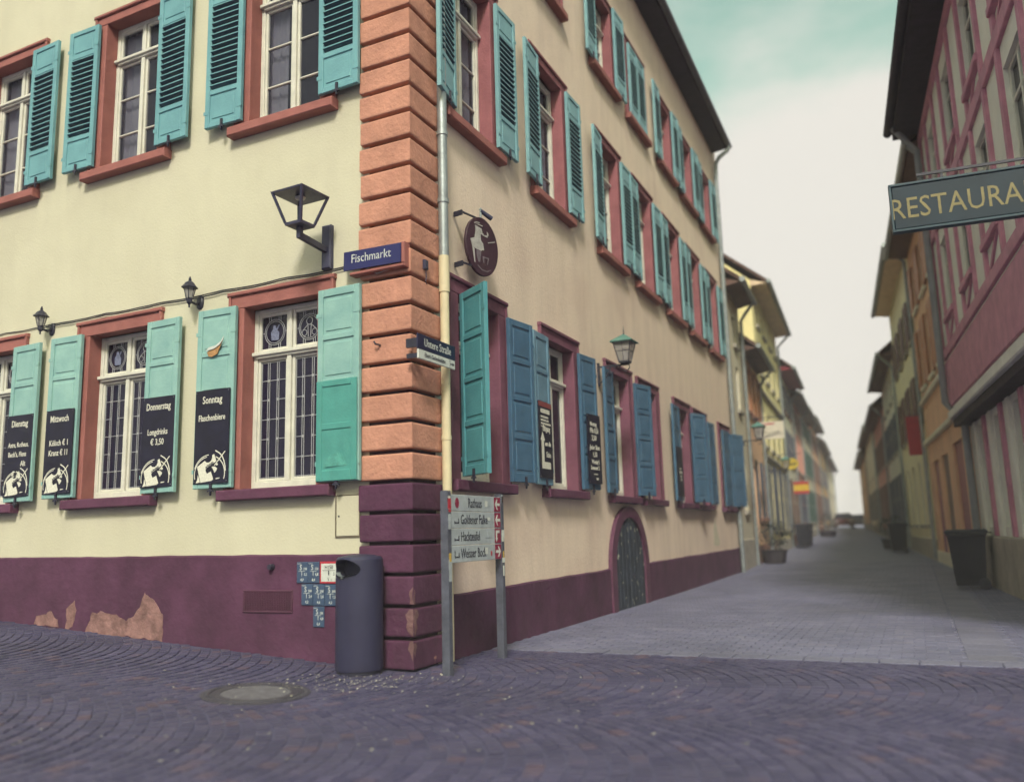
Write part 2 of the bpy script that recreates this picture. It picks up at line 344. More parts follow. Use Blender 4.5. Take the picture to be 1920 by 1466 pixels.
def gridlines(a, b, fa, fb, step):
    xs = []; x = fa
    while x <= fb: xs.append(x); x += step
    s, x = step, fb
    while x < b: s *= 1.5; x += s; xs.append(min(x, b))
    s, x, pre = step, fa, []
    while x > a: s *= 1.5; x -= s; pre.append(max(x, a))
    return sorted(set(pre + xs))
gx = gridlines(-300, 300, -9, 16, .5); gy = gridlines(-100, 400, -2, 34, .5)
gm = MB(); nx = len(gx)
for y in gy:
    for x in gx: gm.v.append((x, y, ground_z(x, y) - .004))
for j in range(len(gy) - 1):
    for i in range(nx - 1): gm.f.append((j * nx + i, j * nx + i + 1, (j + 1) * nx + i + 1, (j + 1) * nx + i))
# one paving sheet; towards the distance its relief comes from the material
def sheet_mat():
    M = D.materials.new('distant_paving'); M.use_nodes = True; t = M.node_tree; N = t.nodes; L = t.links
    bs = N['Principled BSDF']; bs.inputs['Roughness'].default_value = .7
    g = N.new('ShaderNodeNewGeometry'); mp_ = N.new('ShaderNodeMapping'); mp_.inputs['Rotation'].default_value = (0, 0, -FR.rz); L.new(g.outputs['Position'], mp_.inputs[0])
    br = N.new('ShaderNodeTexBrick'); br.inputs['Scale'].default_value = 1; br.inputs['Brick Width'].default_value = .14; br.inputs['Row Height'].default_value = .2
    br.inputs['Mortar Size'].default_value = .008; br.inputs['Color1'].default_value = (.14, .138, .21, 1); br.inputs['Color2'].default_value = (.16, .156, .23, 1); br.inputs['Mortar'].default_value = (.118, .115, .18, 1)
    L.new(mp_.outputs[0], br.inputs['Vector'])
    sb = N.new('ShaderNodeVectorMath'); sb.operation = 'SUBTRACT'; sb.inputs[1].default_value = C0; L.new(g.outputs['Position'], sb.inputs[0])
    dt = N.new('ShaderNodeVectorMath'); dt.operation = 'DOT_PRODUCT'; dt.inputs[1].default_value = dR; L.new(sb.outputs[0], dt.inputs[0])
    ml = N.new('ShaderNodeMath'); ml.operation = 'GREATER_THAN'; ml.inputs[1].default_value = 1.6; L.new(dt.outputs['Value'], ml.inputs[0])
    mxg = N.new('ShaderNodeMix'); mxg.data_type = 'RGBA'; L.new(ml.outputs[0], mxg.inputs[0]); mxg.inputs[6].default_value = (.074, .070, .138, 1); L.new(br.outputs['Color'], mxg.inputs[7])
    L.new(mxg.outputs[2], bs.inputs['Base Color'])
    bp = N.new('ShaderNodeBump'); bp.inputs['Strength'].default_value = .4; bp.inputs['Distance'].default_value = .01; bp.invert = True
    L.new(br.outputs['Fac'], bp.inputs['Height']); L.new(bp.outputs[0], bs.inputs['Normal']); return M
ground = struct(ob('ground', gm, sheet_mat(), recalc=False)); ground['label'] = 'stone paving of the corner square and the street'

def stone_v(cx, cy, ang, a, b, h, k):
    """frustum sett: half sizes a, b; proud height h; worn top"""
    z = ground_z(cx, cy); ca, sa = cos(ang), sin(ang); vs = []
    for zz, f in ((-.02, 1.0), (h * .45, 1.0), (h, .0)):
        for sx, sy in ((-1, -1), (1, -1), (1, 1), (-1, 1)):
            aa = a - (.006 if f == 0 else 0); bb = b - (.006 if f == 0 else 0)
            x, y = sx * aa, sy * bb
            vs.append((cx + ca * x - sa * y, cy + sa * x + ca * y, z + zz + (k[0] * x + k[1] * y if f < 2 and zz > 0 else 0)))
    return vs
SF = [(8, 9, 10, 11)] + [(i, (i + 1) % 4, 4 + (i + 1) % 4, 4 + i) for i in range(4)] + [(4 + i, 4 + (i + 1) % 4, 8 + (i + 1) % 4, 8 + i) for i in range(4)]
setts = []           # (distance, centre, angle, a, b, h, tilt, kind)
manc = Vector((-1.94, 6.52, 0))
def keep(x, y, mx=260):
    q = Vector((x, y, 0)) - C0
    inside = q.dot(nL) < .04 and q.dot(nR) < .04
    if inside or (q.dot(dL) > 0 and q.dot(nL) < .04): return None
    if (Vector((x, y, 0)) - manc).length < .42: return None
    p = proj((x, y, ground_z(x, y)))
    if not p or not (-mx < p[0] < 1920 + mx and p[1] < 1640): return None
    return p[2]
# segmental arcs in front of the house: bands of curved courses
BW, SAG, PIT = 2.5, .62, .105
ba = radians(-12); bx, by = Vector((cos(ba), sin(ba), 0)), Vector((-sin(ba), cos(ba), 0)); bo = Vector((0, 3.05, 0))
for band in range(-3, 5):
    for k in range(-80, 80):
        u0 = k * PIT + (.05 if band % 2 else 0)
        nst = 23
        for j in range(nst):
            w = (j + .5) / nst * 2 - 1
            u = u0 + SAG * (1 - w * w); v = (band + (w + 1) / 2) * BW
            c = bo + bx * u + by * v
            q = c - C0
            if q.dot(dR) > 1.42 and q.dot(nR) > -.2: continue
            d = keep(c.x, c.y)
            if d is None: continue
            slope = atan2(-2 * SAG * w * 2 / BW, 1)
            ang = ba - slope * .0 + atan2(SAG * 2 * w * 2 / BW, 1) * 1.0
            hh = .004 + random.uniform(-.002, .002)
            rr = random.uniform
            setts.append((d, (c.x + rr(-.003, .003), c.y + rr(-.003, .003)), ang + rr(-.05, .05), PIT * cos(ang - ba) / 2 - .005 + rr(-.003, .001), BW / nst / 2 / max(.6, cos(ang - ba)) * .98 - .004 + rr(-.004, .001), hh, (rr(-.012, .012), rr(-.012, .012)), 0))
# courses across the street
row = 0; t = 1.78
while t < 20:
    stp = .118 if t < 11 else .118
    nlen = .19
    x = .06 + (row % 2) * .095
    while x < 5.3:
        light = 4.25 < x < 4.70
        c = C0 + dR * t + nR * x
        if not light:
            d = keep(c.x, c.y, 120)
            if d is not None:
                rr = random.uniform
                setts.append((d, (c.x, c.y), FR.rz + rr(-.02, .02), stp / 2 - .004, nlen / 2 - .004, .004 + rr(-.0015, .0015), (rr(-.008, .008), rr(-.008, .008)), 1))
        x += nlen
    row += 1; t += stp
t = 1.5                                            # pale kerb row between the two pavings, pale drain strip along the street
for i in range(18):
    x = .15 + i * .30; c = C0 + dR * 1.58 + nR * x; d = keep(c.x, c.y)
    if d is not None: setts.append((d, (c.x, c.y), FR.rz + random.uniform(-.01, .01), .115, .143, .006, (0, 0), 2))
for i in range(52):
    c = C0 + dR * (1.95 + i * .36) + nR * 4.48; d = keep(c.x, c.y, 120)
    if d is not None: setts.append((d, (c.x, c.y), FR.rz, .175, .21, .004, (0, .02), 2))
setts.sort(key=lambda q: q[0] * (1.0 if q[7] != 2 else .8))
inview = lambda s: (lambda p: p and -10 < p[0] < 1930 and p[1] < 1470)(proj((s[1][0], s[1][1], 0)))
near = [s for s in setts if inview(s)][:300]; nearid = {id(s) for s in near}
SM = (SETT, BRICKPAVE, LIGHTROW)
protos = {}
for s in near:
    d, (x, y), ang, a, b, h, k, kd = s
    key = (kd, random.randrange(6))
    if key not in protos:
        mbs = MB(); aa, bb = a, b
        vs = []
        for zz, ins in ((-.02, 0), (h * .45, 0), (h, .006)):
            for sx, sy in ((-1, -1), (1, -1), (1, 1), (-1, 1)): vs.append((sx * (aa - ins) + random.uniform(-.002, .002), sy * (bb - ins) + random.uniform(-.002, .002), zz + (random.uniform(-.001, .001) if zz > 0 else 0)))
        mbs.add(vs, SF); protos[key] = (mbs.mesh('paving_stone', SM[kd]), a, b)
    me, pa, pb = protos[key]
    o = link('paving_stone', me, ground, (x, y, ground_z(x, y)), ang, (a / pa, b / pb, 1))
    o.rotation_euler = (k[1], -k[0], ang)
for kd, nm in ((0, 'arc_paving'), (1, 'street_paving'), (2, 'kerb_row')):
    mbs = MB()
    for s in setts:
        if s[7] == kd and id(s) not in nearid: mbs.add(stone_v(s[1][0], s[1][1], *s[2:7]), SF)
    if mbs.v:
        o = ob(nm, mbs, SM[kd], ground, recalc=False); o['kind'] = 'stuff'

# ------------------------------------------------------------------ the corner house
house = thing('corner_house', 'cream corner house with red quoins and teal shutters, nearest in the picture', 'house', C0)
def hp(name, mb, m, F, x, z, o, parent=None, rz=0, **k):
    return ob(name, mb, m, parent or house, F.at(x, z, o) - C0, F.rz + rz, **k)
PLUM = mat('plum_trim', (.20, .075, .115), .75, .18, 3, .25, 30, .25, streak=.25, flake=((.45, .33, .27), .74, 9))
ZK = lambda s: 1 - .0028 * max(0, s - 3)
LW = [1.495, 3.78, 6.0]                                   # window centres on the left facade
RW1 = [1.30, 3.56, 6.05, 7.99, 10.0, 11.86, 13.75]        # first floor, street facade
RW2 = [3.55, 6.05, 7.93, 9.95, 11.80, 13.72]
RWG = [1.35, 3.63, 6.06, 7.67, 10.03, 11.55, 14.1]
HW = .465
holesL = [(-c - .55, -c + .55, 1.53, 3.5) for c in LW] + [(-c - .55, -c + .55, 5.33, 7.33) for c in LW]
holesR = [(c - .55, c + .55, 1.57 * ZK(c), 3.56 * ZK(c)) for c in RWG] + [(c - .55, c + .55, 5.33 * ZK(c), 7.33 * ZK(c)) for c in RW1] + [(c - .55, c + .55, 8.5 * ZK(c), 10.04 * ZK(c)) for c in RW2]
ARC = 6.17
hp('wall', wall_mb(-13, -.44, 11.9, 11.9, -.8, 11.9, holesL, .22), PLASTER, FL, 0, 0, 0)
EV = lambda s: 11.72 - .040 * s
hp('wall', wall_mb(.44, 15.6, EV(.44), EV(15.6), -.8, 12, holesR, .22), PLASTER_R, FR, 0, 0, 0)
bw = MB()                                                 # the sides of the house away from the square
A, B, Cc = FL.at(-13, 0) - C0, FR.at(15.6, 0) - C0, FL.at(-13, 0) + dR * 15.6 - C0
for p, q in ((A, Cc), (Cc, B)): bw.add([(p.x, p.y, -.8), (q.x, q.y, -.8), (q.x, q.y, 11.9), (p.x, p.y, 11.9)], [(0, 1, 2, 3)])
bw.add([(0, 0, 11.08), (A.x, A.y, 11.08), (Cc.x, Cc.y, 11.08), (B.x, B.y, 11.08)], [(0, 1, 2, 3)])
ob('rear_wall', bw, PLASTER_R, house, recalc=False)
# roof, soffit and gutter
rf = MB()
def R3(s, o, z): p = FR.at(s, z, o) - C0; return (p.x, p.y, p.z)
s0, s1 = -.5, 15.25
rf.add([R3(s0, .40, EV(s0) + .02), R3(s1, .40, EV(s1) + .02), R3(s1, -6.5, EV(s1) + 6), R3(s0, -6.5, EV(s0) + 6), R3(s0, -13.2, EV(s0)), R3(s1, -13.2, EV(s1)),
        R3(s0, .40, EV(s0) - .06), R3(s1, .40, EV(s1) - .06)], [(0, 1, 2, 3), (3, 2, 5, 4), (0, 6, 7, 1), (1, 7, 5, 2), (0, 3, 4, 6), (6, 4, 5, 7)])
roof = ob('roof', rf, ROOF, house)
sf = MB(); sf.add([R3(s0, .002, EV(s0) - .06), R3(s1, .002, EV(s1) - .06), R3(s1, .40, EV(s1) - .07), R3(s0, .40, EV(s0) - .07), R3(s0, .002, EV(s0) - .16), R3(s1, .002, EV(s1) - .16), R3(s1, .36, EV(s1) - .12), R3(s0, .36, EV(s0) - .12)],
                  [(0, 1, 2, 3), (4, 7, 6, 5), (0, 4, 5, 1), (3, 2, 6, 7), (0, 3, 7, 4), (1, 5, 6, 2)])
ob('soffit', sf, SOFFIT, roof)
gt = MB(); gt.cone(R3(s0, .44, EV(s0) - .03), R3(s1 + .1, .44, EV(s1 + .1) - .03), .075, .075, 12); ob('gutter', gt, mat('zinc_gutter', (.09, .085, .12), .4, .2, 3, 0, 1, .5), roof, smooth=40)
dm = MB(); q = [R3(9.2, -.7, EV(9.2) + .5), R3(10.3, -.7, EV(10.3) + .5), R3(10.3, -2.6, EV(10.3) + .5), R3(9.2, -2.6, EV(9.2) + .5)]
dm.stack([q, [(a, b, c + 1.0) for a, b, c in q], [((a + q[2][0]) / 2 if i in (0, 1) else a, (b + q[2][1]) / 2 if i in (0, 1) else b, c + 1.3) for i, (a, b, c) in enumerate(q)]]); ob('dormer', dm, SOFFIT, roof)

# quoin blocks: each wraps the corner
def quoin_ring(wl, wr, p, z):
    X = C0 - C0
    a = dL * wl + nL * p; c = dR * wr + nR * p
    # corner where the two proud faces meet
    k = (nL + nR).normalized() * (p * sqrt(2)); b = k
    return [tuple(v + Vector((0, 0, z))) for v in (a, b, c, dR * wr - nR * .12, dL * .12 + dR * .12, dL * wl - nL * .12)]
zq = [-.30]; z = -.02
while z < 9.4: zq.append(z); z += .2675
for i in range(len(zq) - 1):
    gp = .020 if zq[i] > 1.5 else .015
    z0, z1 = zq[i] + gp, zq[i + 1] - gp
    if i == 0: z0 = -.4
    burg = zq[i + 1] < 1.65
    wl = .515 + random.uniform(-.012, .010); wr = .50 + random.uniform(-.012, .01); p = .055 + random.uniform(-.004, .004)
    q = MB(); q.stack([quoin_ring(wl - .006, wr - .006, p - .012, z0), quoin_ring(wl, wr, p - .003, z0 + .007), quoin_ring(wl, wr, p, z0 + .02), quoin_ring(wl, wr, p, z1 - .02), quoin_ring(wl, wr, p - .003, z1 - .007), quoin_ring(wl - .006, wr - .006, p - .012, z1)])
    ob('quoin_block', q, BURG if burg else SALMON, house)
q = MB(); q.stack([quoin_ring(.50, .49, -.03, -.5), quoin_ring(.50, .49, -.03, 11.7)]); ob('quoin_core', q, mat('dark_joint', (.07, .035, .06), .85, .2, 5), house)

# plinths
def rough_top(x0, x1, z, z0, pr, step=.12, amp=.008, zb=-.8):
    n = max(2, int((x1 - x0) / step)); mb = MB(); fr = []; 
    for i in range(n + 1):
        x = x0 + (x1 - x0) * i / n; zt = z + (z0 - z) * i / n + amp * (noise.noise((x * 3, 1.7, z)) + .5 * noise.noise((x * 11, 4.7, z)))
        fr.append((x, zt))
    for i in range(n):
        (xa, za), (xb, zb_) = fr[i], fr[i + 1]
        k = len(mb.v); mb.v += [(xa, -pr, zb), (xb, -pr, zb), (xb, -pr, zb_ - .015), (xa, -pr, za - .015), (xa, -pr * .35, za), (xb, -pr * .35, zb_), (xb, .02, zb_), (xa, .02, za)]
        mb.f += [(k, k + 1, k + 2, k + 3), (k + 3, k + 2, k + 5, k + 4), (k + 4, k + 5, k + 6, k + 7)]
    return mb
hp('plinth', rough_top(-13, -.49, 1.04, .965, .03), BURG, FL, 0, 0, 0, recalc=False)
def plinthR(a, b): return rough_top(a, b, .56 + .004 * a, .56 + .004 * b, .03)
hp('plinth', plinthR(.485, 5.3), BURG, FR, 0, 0, 0, recalc=False)
hp('plinth', plinthR(7.05, 15.6), BURG, FR, 0, 0, 0, recalc=False)
# broken plaster on the plinth, left of the grille: bare salmon coat with an irregular outline
def patch(F, name, m, outline, o, jit=.03, th=.003):
    pts = []
    for i in range(len(outline)):
        (x0, z0), (x1, z1) = outline[i], outline[(i + 1) % len(outline)]
        n = max(2, int(sqrt((x1 - x0) ** 2 + (z1 - z0) ** 2) / .03))
        for j in range(n):
            f = j / n; x = x0 + (x1 - x0) * f; z = z0 + (z1 - z0) * f
            pts.append((x + jit * noise.noise((x * 14, z * 14, 2)), z + jit * noise.noise((x * 14, z * 14, 9))))
    mb = MB(); cx = sum(p[0] for p in pts) / len(pts); cz = sum(p[1] for p in pts) / len(pts)
    n = len(pts); mb.add([(x, 0, z) for x, z in pts] + [(x, th, z) for x, z in pts], [tuple(range(n))] + [(i, n + i, n + (i + 1) % n, (i + 1) % n) for i in range(n)])
    return hp(name, mb, m, F, 0, 0, o + th)
BARE = mat('bare_render', (.30, .165, .155), .9, .35, 7, .6, 30, .15)
patch(FL, 'bare_patch', BARE, [(-4.05, .20), (-3.95, .42), (-3.62, .40), (-3.42, .33), (-3.25, .47), (-3.2, .62), (-3.02, .50), (-2.92, .38), (-2.9, .15)], .031)
patch(FL, 'bare_patch', BARE, [(-4.9, .27), (-4.85, .36), (-4.6, .40), (-4.5, .33), (-4.48, .25)], .031)
patch(FL, 'bare_patch', BARE, [(-4.36, .25), (-4.36, .45), (-4.25, .52), (-4.2, .45), (-4.25, .25)], .031)
CHIP = mat('chipped_stone', (.20, .11, .115), .85, .25, 8, .5, 30, .15)
for pl, pr in (([(.052, .27), (.02, .285), (-.02, .34), (-.005, .40), (-.03, .45), (.01, .495), (.052, .495)], [(-.052, .27), (-.03, .30), (.0, .33), (-.02, .39), (.02, .44), (-.01, .495), (-.052, .495)]),
               ([(.052, .535), (.015, .54), (.03, .58), (.02, .63), (.052, .68)], [(-.052, .535), (-.03, .54), (-.035, .60), (-.052, .66)]),
               ([(.052, .08), (.035, .11), (.0, .17), (.02, .225), (.052, .225)], [(-.052, .10), (-.03, .14), (-.01, .19), (-.03, .225), (-.052, .225)])):
    patch(FL, 'bare_patch', CHIP, pl, .056, .018, .003); patch(FR, 'bare_patch', CHIP, pr, .056, .018, .003)
patch(FR, 'bare_patch', mat('bare_cream', (.66, .6, .45), .9, .1, 4, .2, 30, .1), [(12.3, .75), (12.35, 1.1), (12.55, 1.3), (12.75, 1.02), (12.95, .8), (12.7, .72)], .002)

# window trees -------------------------------------------------------------------------
def place(spec, parent, loc, rz, sc=None):
    name, me, kids = spec
    o = link(name, me, parent, loc, rz, sc)
    for k in kids:
        if isinstance(k[1], tuple): link(k[0], k[1][0], o, k[1][1])
        else: link(k[0], k[1], o)
    return o
def window_spec(kind, sur=None):
    h = {'up': 1.87, 'top': 1.46, 'lead': 1.83, 'plain': 1.87}[kind]
    tz = {'up': 1.42, 'top': 1.05, 'lead': 1.35, 'plain': 1.40}[kind]
    ground_floor = kind in ('lead', 'plain')
    ft = .05; y0, y1 = .13, .19; zb = .075 if ground_floor else .03
    fr = MB()
    fr.bbox(-HW, -HW + ft, y0, y1, 0, h); fr.bbox(HW - ft, HW, y0, y1, 0, h)
    fr.bbox(-HW + ft, HW - ft, y0 + .003, y1, h - ft, h); fr.bbox(-HW + ft, HW - ft, y0 - .012, y1, 0, zb)
    fr.bbox(-HW + ft, HW - ft, y0 - .022, y1, tz - .035, tz + .035); fr.bbox(-HW + .01, HW - .01, y0 - .045, y1 - .01, tz - .008, tz + .03)
    fr.bbox(-.026, .026, y0 - .012, y1, zb, tz - .035); fr.bbox(-.022, .022, y0 - .004, y1, tz + .035, h - ft)
    for sx in (-1, 1):                                    # casement rails
        for (za, zc) in ((zb, tz - .035), (tz + .035, h - ft)):
            xa, xb = (-HW + ft, -.026) if sx < 0 else (.026, HW - ft); r = .032; ya = y0 + .012
            fr.bbox(xa, xa + r, ya, y1 - .01, za, zc); fr.bbox(xb - r, xb, ya, y1 - .01, za, zc); fr.bbox(xa + r, xb - r, ya + .002, y1 - .01, za, za + r); fr.bbox(xa + r, xb - r, ya + .002, y1 - .01, zc - r, zc)
            if kind in ('up', 'top') and za == zb:
                for k in (1, 2): zz = za + (zc - za) * k / 3; fr.bbox(xa + r, xb - r, ya + .006, y1 - .015, zz - .011, zz + .011)
    kids = []
    for sx in (-1, 1):
        xa, xb = (-HW + ft + .03, -.056) if sx < 0 else (.056, HW - ft - .03)
        zs = [(zb + .03, tz - .065)] if ground_floor else [(zb + .03 + (tz - .1 - zb) * k / 3, zb + .03 + (tz - .1 - zb) * (k + 1) / 3) for k in range(3)]
        for (za, zc) in zs + [(tz + .065, h - ft - .03)]:
            pm = MB().box(xa, xb, y0 + .036, y0 + .041, za, zc); kids.append(('pane', pm.mesh('pane', PANE_D if ground_floor else PANE)))
        if kind == 'lead':
            za, zc = zb + .03, tz - .065; lg = MB(); yy = y0 + .028; w = .0032
            def vl(x, a, b): lg.box(x - w, x + w, yy, yy + .008, a, b)
            def hl(z_, a, b): lg.box(a, b, yy + .001, yy + .007, z_ - w, z_ + w)
            wd = xb - xa
            for f in (.30, .66): vl(xa + wd * f - .012, za, zc); vl(xa + wd * f + .012, za, zc)
            vl(xa + .01, za, zc); vl(xb - .01, za, zc); hl(za + .012, xa, xb); hl(zc - .012, xa, xb)
            for i in range(1, 6):
                zz = za + (zc - za) * i / 6
                if i % 2: hl(zz, xa, xb)
                else: hl(zz, xa, xa + wd * .3); hl(zz, xa + wd * .66, xb)
                for f in (.30, .66): lg.box(xa + wd * f - .014, xa + wd * f + .014, yy - .001, yy + .007, zz - .012, zz + .012)
            kids.append(('lead_grid', lg.mesh('lead_grid', LEAD)))
            za, zc = tz + .065, h - ft - .03; md = MB(); cx, cz = (xa + xb) / 2, (za + zc) / 2
            def seg(a, b, c, d): line_poly(md, a, b, c, d, .006, yy, yy + .006)
            add_arc(md, cx, cz, .128, .134, 0, 2 * pi, yy, yy + .006, 28); add_arc(md, cx, cz, .110, .115, 0, 2 * pi, yy, yy + .006, 28)
            for s2 in (-1, 1):
                seg(cx + s2 * .05, zc, cx + s2 * .05, cz + .12); seg(cx + s2 * .05, za, cx + s2 * .05, cz - .12); seg(cx + s2 * .075, zc, cx + s2 * .075, cz + .11); seg(cx + s2 * .075, za, cx + s2 * .075, cz - .11)
                seg(cx + s2 * .134, cz, cx + s2 * (wd / 2), cz)
            if sx > 0:
                add_arc(md, cx, cz + .06, .034, .040, 0, 2 * pi, yy, yy + .006, 16)
                for s2 in (-1, 1):
                    seg(cx + s2 * .02, cz + .02, cx + s2 * .015, cz - .1); seg(cx + s2 * .02, cz + .025, cx + s2 * .085, cz - .03); add_arc(md, cx + s2 * .062, cz - .055, .028, .033, 0, 2 * pi, yy, yy + .006, 14)
            kids.append(('lead_medallion', md.mesh('lead_medallion', LEAD)))
            if sx < 0:
                fg = MB(); fg.prism([(cx - .045, cz - .08), (cx + .05, cz - .085), (cx + .055, cz - .01), (cx + .03, cz + .02), (cx + .062, cz + .07), (cx + .05, cz + .075), (cx + .012, cz + .03), (cx + .015, cz + .07), (cx - .02, cz + .075), (cx - .025, cz + .035), (cx - .05, cz + .0)], yy + .001, yy + .005)
                kids.append(('glass_figure', fg.mesh('glass_figure', mat('pale_blue_glass', (.20, .22, .34), .3, .4, 40, 0, 1, .5))))
    if kind in ('up', 'top'):                             # curtains drawn to the sides
        for sx in (-1, 1):
            cm = MB(); n = 24; xw = .24 if sx < 0 else .17
            for i in range(n + 1):
                x = sx * (HW - .03) - sx * xw * i / n; yy = .25 + .02 * sin(i * 1.9) + .012 * sin(i * .7)
                cm.v += [(x, yy, .03), (x - sx * .02 * i / n, yy, h - .05)]
            cm.f += [(2 * i, 2 * i + 2, 2 * i + 3, 2 * i + 1) for i in range(n)]
            kids.append(('curtain', cm.mesh('curtain', CURTAIN, 60, recalc=False)))
    # stone surround with raised outer fillet, sill
    ow, top = .665, h + (.17 if ground_floor else .14); su = MB(); SUR = sur or (PLUM if kind == 'plain' else SALMON_T)
    for sx in (-1, 1):
        a, b = sorted((sx * HW, sx * (ow - .035))); su.bbox(a, b, -.028, .20, 0, h, .008)
        a, b = sorted((sx * (ow - .035), sx * ow)); su.bbox(a, b, -.045, .05, 0, top, .008)
    su.bbox(-ow + .035, ow - .035, -.028, .20, h, top - .04, .006); su.bbox(-ow - .012, ow + .012, -.055, .05, top - .04, top + .004, .01)
    su.box(-HW, HW, .10, .21, h - .0, h + .02)
    kids.append(('surround', su.mesh('surround', SUR)))
    sl_ = MB(); sl_.bbox(-.695, .68, -.115, .135, -.105, -.001, .012); kids.append(('sill', sl_.mesh('sill', BURG_T if ground_floor else SALMON_T)))
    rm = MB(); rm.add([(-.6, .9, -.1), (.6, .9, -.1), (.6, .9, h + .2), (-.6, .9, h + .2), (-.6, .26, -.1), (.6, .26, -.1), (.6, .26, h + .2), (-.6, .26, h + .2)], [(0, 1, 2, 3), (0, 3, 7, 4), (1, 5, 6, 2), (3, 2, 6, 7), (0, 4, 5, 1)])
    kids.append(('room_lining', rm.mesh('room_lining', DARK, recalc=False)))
    return ('window', fr.mesh('window', WHITE), kids)
SALMON_SH = mat('shaded_salmon_trim', (.33, .125, .14), .75, .18, 3, .25, 30, .2, streak=.25, fine=.2)  # salmon trim with the shade of the street side put into its colour
WS = {k: window_spec(k) for k in ('up', 'lead', 'plain')}; WS['top'] = window_spec('top', SALMON_SH); WS['up_street'] = window_spec('up', SALMON_SH)
for c in LW:
    place(WS['lead'], house, FL.at(-c, 1.60) - C0, FL.rz); place(WS['up'], house, FL.at(-c, 5.40) - C0, FL.rz)
for c in RWG: place(WS['plain'], house, FR.at(c, 1.63 * ZK(c)) - C0, FR.rz, (1, 1, ZK(c)))
for c in RW1: place(WS['up_street'], house, FR.at(c, 5.40 * ZK(c)) - C0, FR.rz, (1, 1, ZK(c)))
for c in RW2: place(WS['top'], house, FR.at(c, 8.53 * ZK(c)) - C0, FR.rz, (1, 1, ZK(c)))

# shutters ---------------------------------------------------------------------------------
SLATS = {}
SLATM = mat('shaded_slat_paint', (.045, .085, .115), .7, .2, 8, .1, 40, .3)  # shutter paint darkened to stand for the shade between the slats
def leaf_spec(kind, m, w=.49):
    key = (kind, m.name, w)
    if key in SLATS: return SLATS[key]
    x1 = w / 2; st = .062; fr = MB(); kids = []
    if kind in ('louvre', 'louvre_top'):
        h = 1.80 if kind == 'louvre' else 1.58
        la, lb = (.43, 1.43) if kind == 'louvre' else (.36, 1.28)
        rails = [(0, .065), (la - .06, la), (lb, lb + .05), (h - .06, h)]; pans = [(.065, la - .06), (lb + .05, h - .06)]
    else:
        h = 1.82; rails = [(0, .10), (.47, .53), (.90, .955), (1.325, 1.38), (1.745, h)]; pans = [(rails[i][1], rails[i + 1][0]) for i in range(4)]; la = lb = 0
    fr.bbox(-x1, -x1 + st, -.021, .021, 0, h); fr.bbox(x1 - st, x1, -.021, .021, 0, h)
    for a, b in rails: fr.bbox(-x1 + st, x1 - st, -.019, .019, a, b)
    for a, b in pans:
        pm = MB(); pm.box(-x1 + st, x1 - st, -.006, .008, a, b); pm.bbox(-x1 + st + .03, x1 - st - .03, -.014, -.0062, a + .03, b - .03, .007)
        kids.append(('panel', pm.mesh('panel', m)))
    sm_ = []
    if lb:
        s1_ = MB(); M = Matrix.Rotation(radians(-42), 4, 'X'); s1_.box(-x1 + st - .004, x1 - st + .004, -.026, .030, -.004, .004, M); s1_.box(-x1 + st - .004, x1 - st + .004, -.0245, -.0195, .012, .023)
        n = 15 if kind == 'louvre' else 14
        me = s1_.mesh('slat', SLATM); me.materials.append(m); [setattr(p_, 'material_index', 1) for p_ in me.polygons if p_.index >= 6]; sm_ = [(me, (0, 0, la + (lb - la) * (i + .5) / n)) for i in range(n)]  # front lips keep the lighter shutter paint as lit edges
    hg = MB(); hg.box(-x1 - .012, -x1 + .05, -.0245, -.0195, -.02, .02); hm = hg.mesh('hinge', m)
    for z_ in (.17, h - .25):
        kids.append(('hinge', (hm, (0, 0, z_)))); kids.append(('hinge', (hm, (w - .04, 0, z_))))
    ct = MB(); ct.prism([(-.012, .06), (-.012, -.01), (-.035, -.02), (-.035, -.035), (-.01, -.03), (-.004, -.07), (.006, -.07), (.01, -.03), (.035, -.035), (.035, -.02), (.012, -.01), (.012, .06)], -.04, -.0215); kids.append(('catch', ct.mesh('catch', IRON)))
    SLATS[key] = ('shutter', fr.mesh('shutter', m), kids, sm_, s1_ if lb else None)
    return SLATS[key]
farslats = MB(); SH = {}
def shutter(F, hinge, side, z, kind, m, swing=0, singly=True, zs=1, w=.49, tilt=0):
    """hinge: x of the hinge on the wall; side +1 opens to the viewer's right, -1 to the left; swing: degrees off the wall"""
    name, me, kids, sl_, s1_ = leaf_spec(kind, m, w); a = radians(swing)
    base = F.at(hinge, z, .078); dirv = F.x * (side * cos(a)) - F.y * sin(a)
    c = base + dirv * (w / 2); rz = F.rz + (-a if side > 0 else a)
    o = place((name, me, kids), house, c - C0, rz, (1, 1, zs))
    if sl_:
        for mm, l in sl_:
            if singly: link('slat', mm, o, l)
            else: farslats.merge(s1_, Matrix.Translation(c) @ Matrix.Rotation(rz, 4, 'Z') @ Matrix.Translation((0, 0, l[2] * zs)))
    return o
for i, c in enumerate(LW):
    shutter(FL, -c + .50, 1, 5.455, 'louvre', TEAL_1, 1.5)
    if i < 2: shutter(FL, -c - .52, -1, 5.455, 'louvre', TEAL_1, 2)
    shutter(FL, -c + .53, 1, 1.615, 'panel', TEAL, 2)
    if i < 2: shutter(FL, -c - .51, -1, 1.625, 'panel', TEAL, 2)
sw1 = {0: (10, 2), 1: (4, 2), 2: (5, 1)}
for i, c in enumerate(RW1):
    k = ZK(c); a, b = sw1.get(i, (2, 1))
    shutter(FR, c - .50, -1, 5.455 * k, 'louvre', TEAL_R, a, i < 3, k); shutter(FR, c + .51, 1, 5.455 * k, 'louvre', TEAL_R, b, i < 3, k)
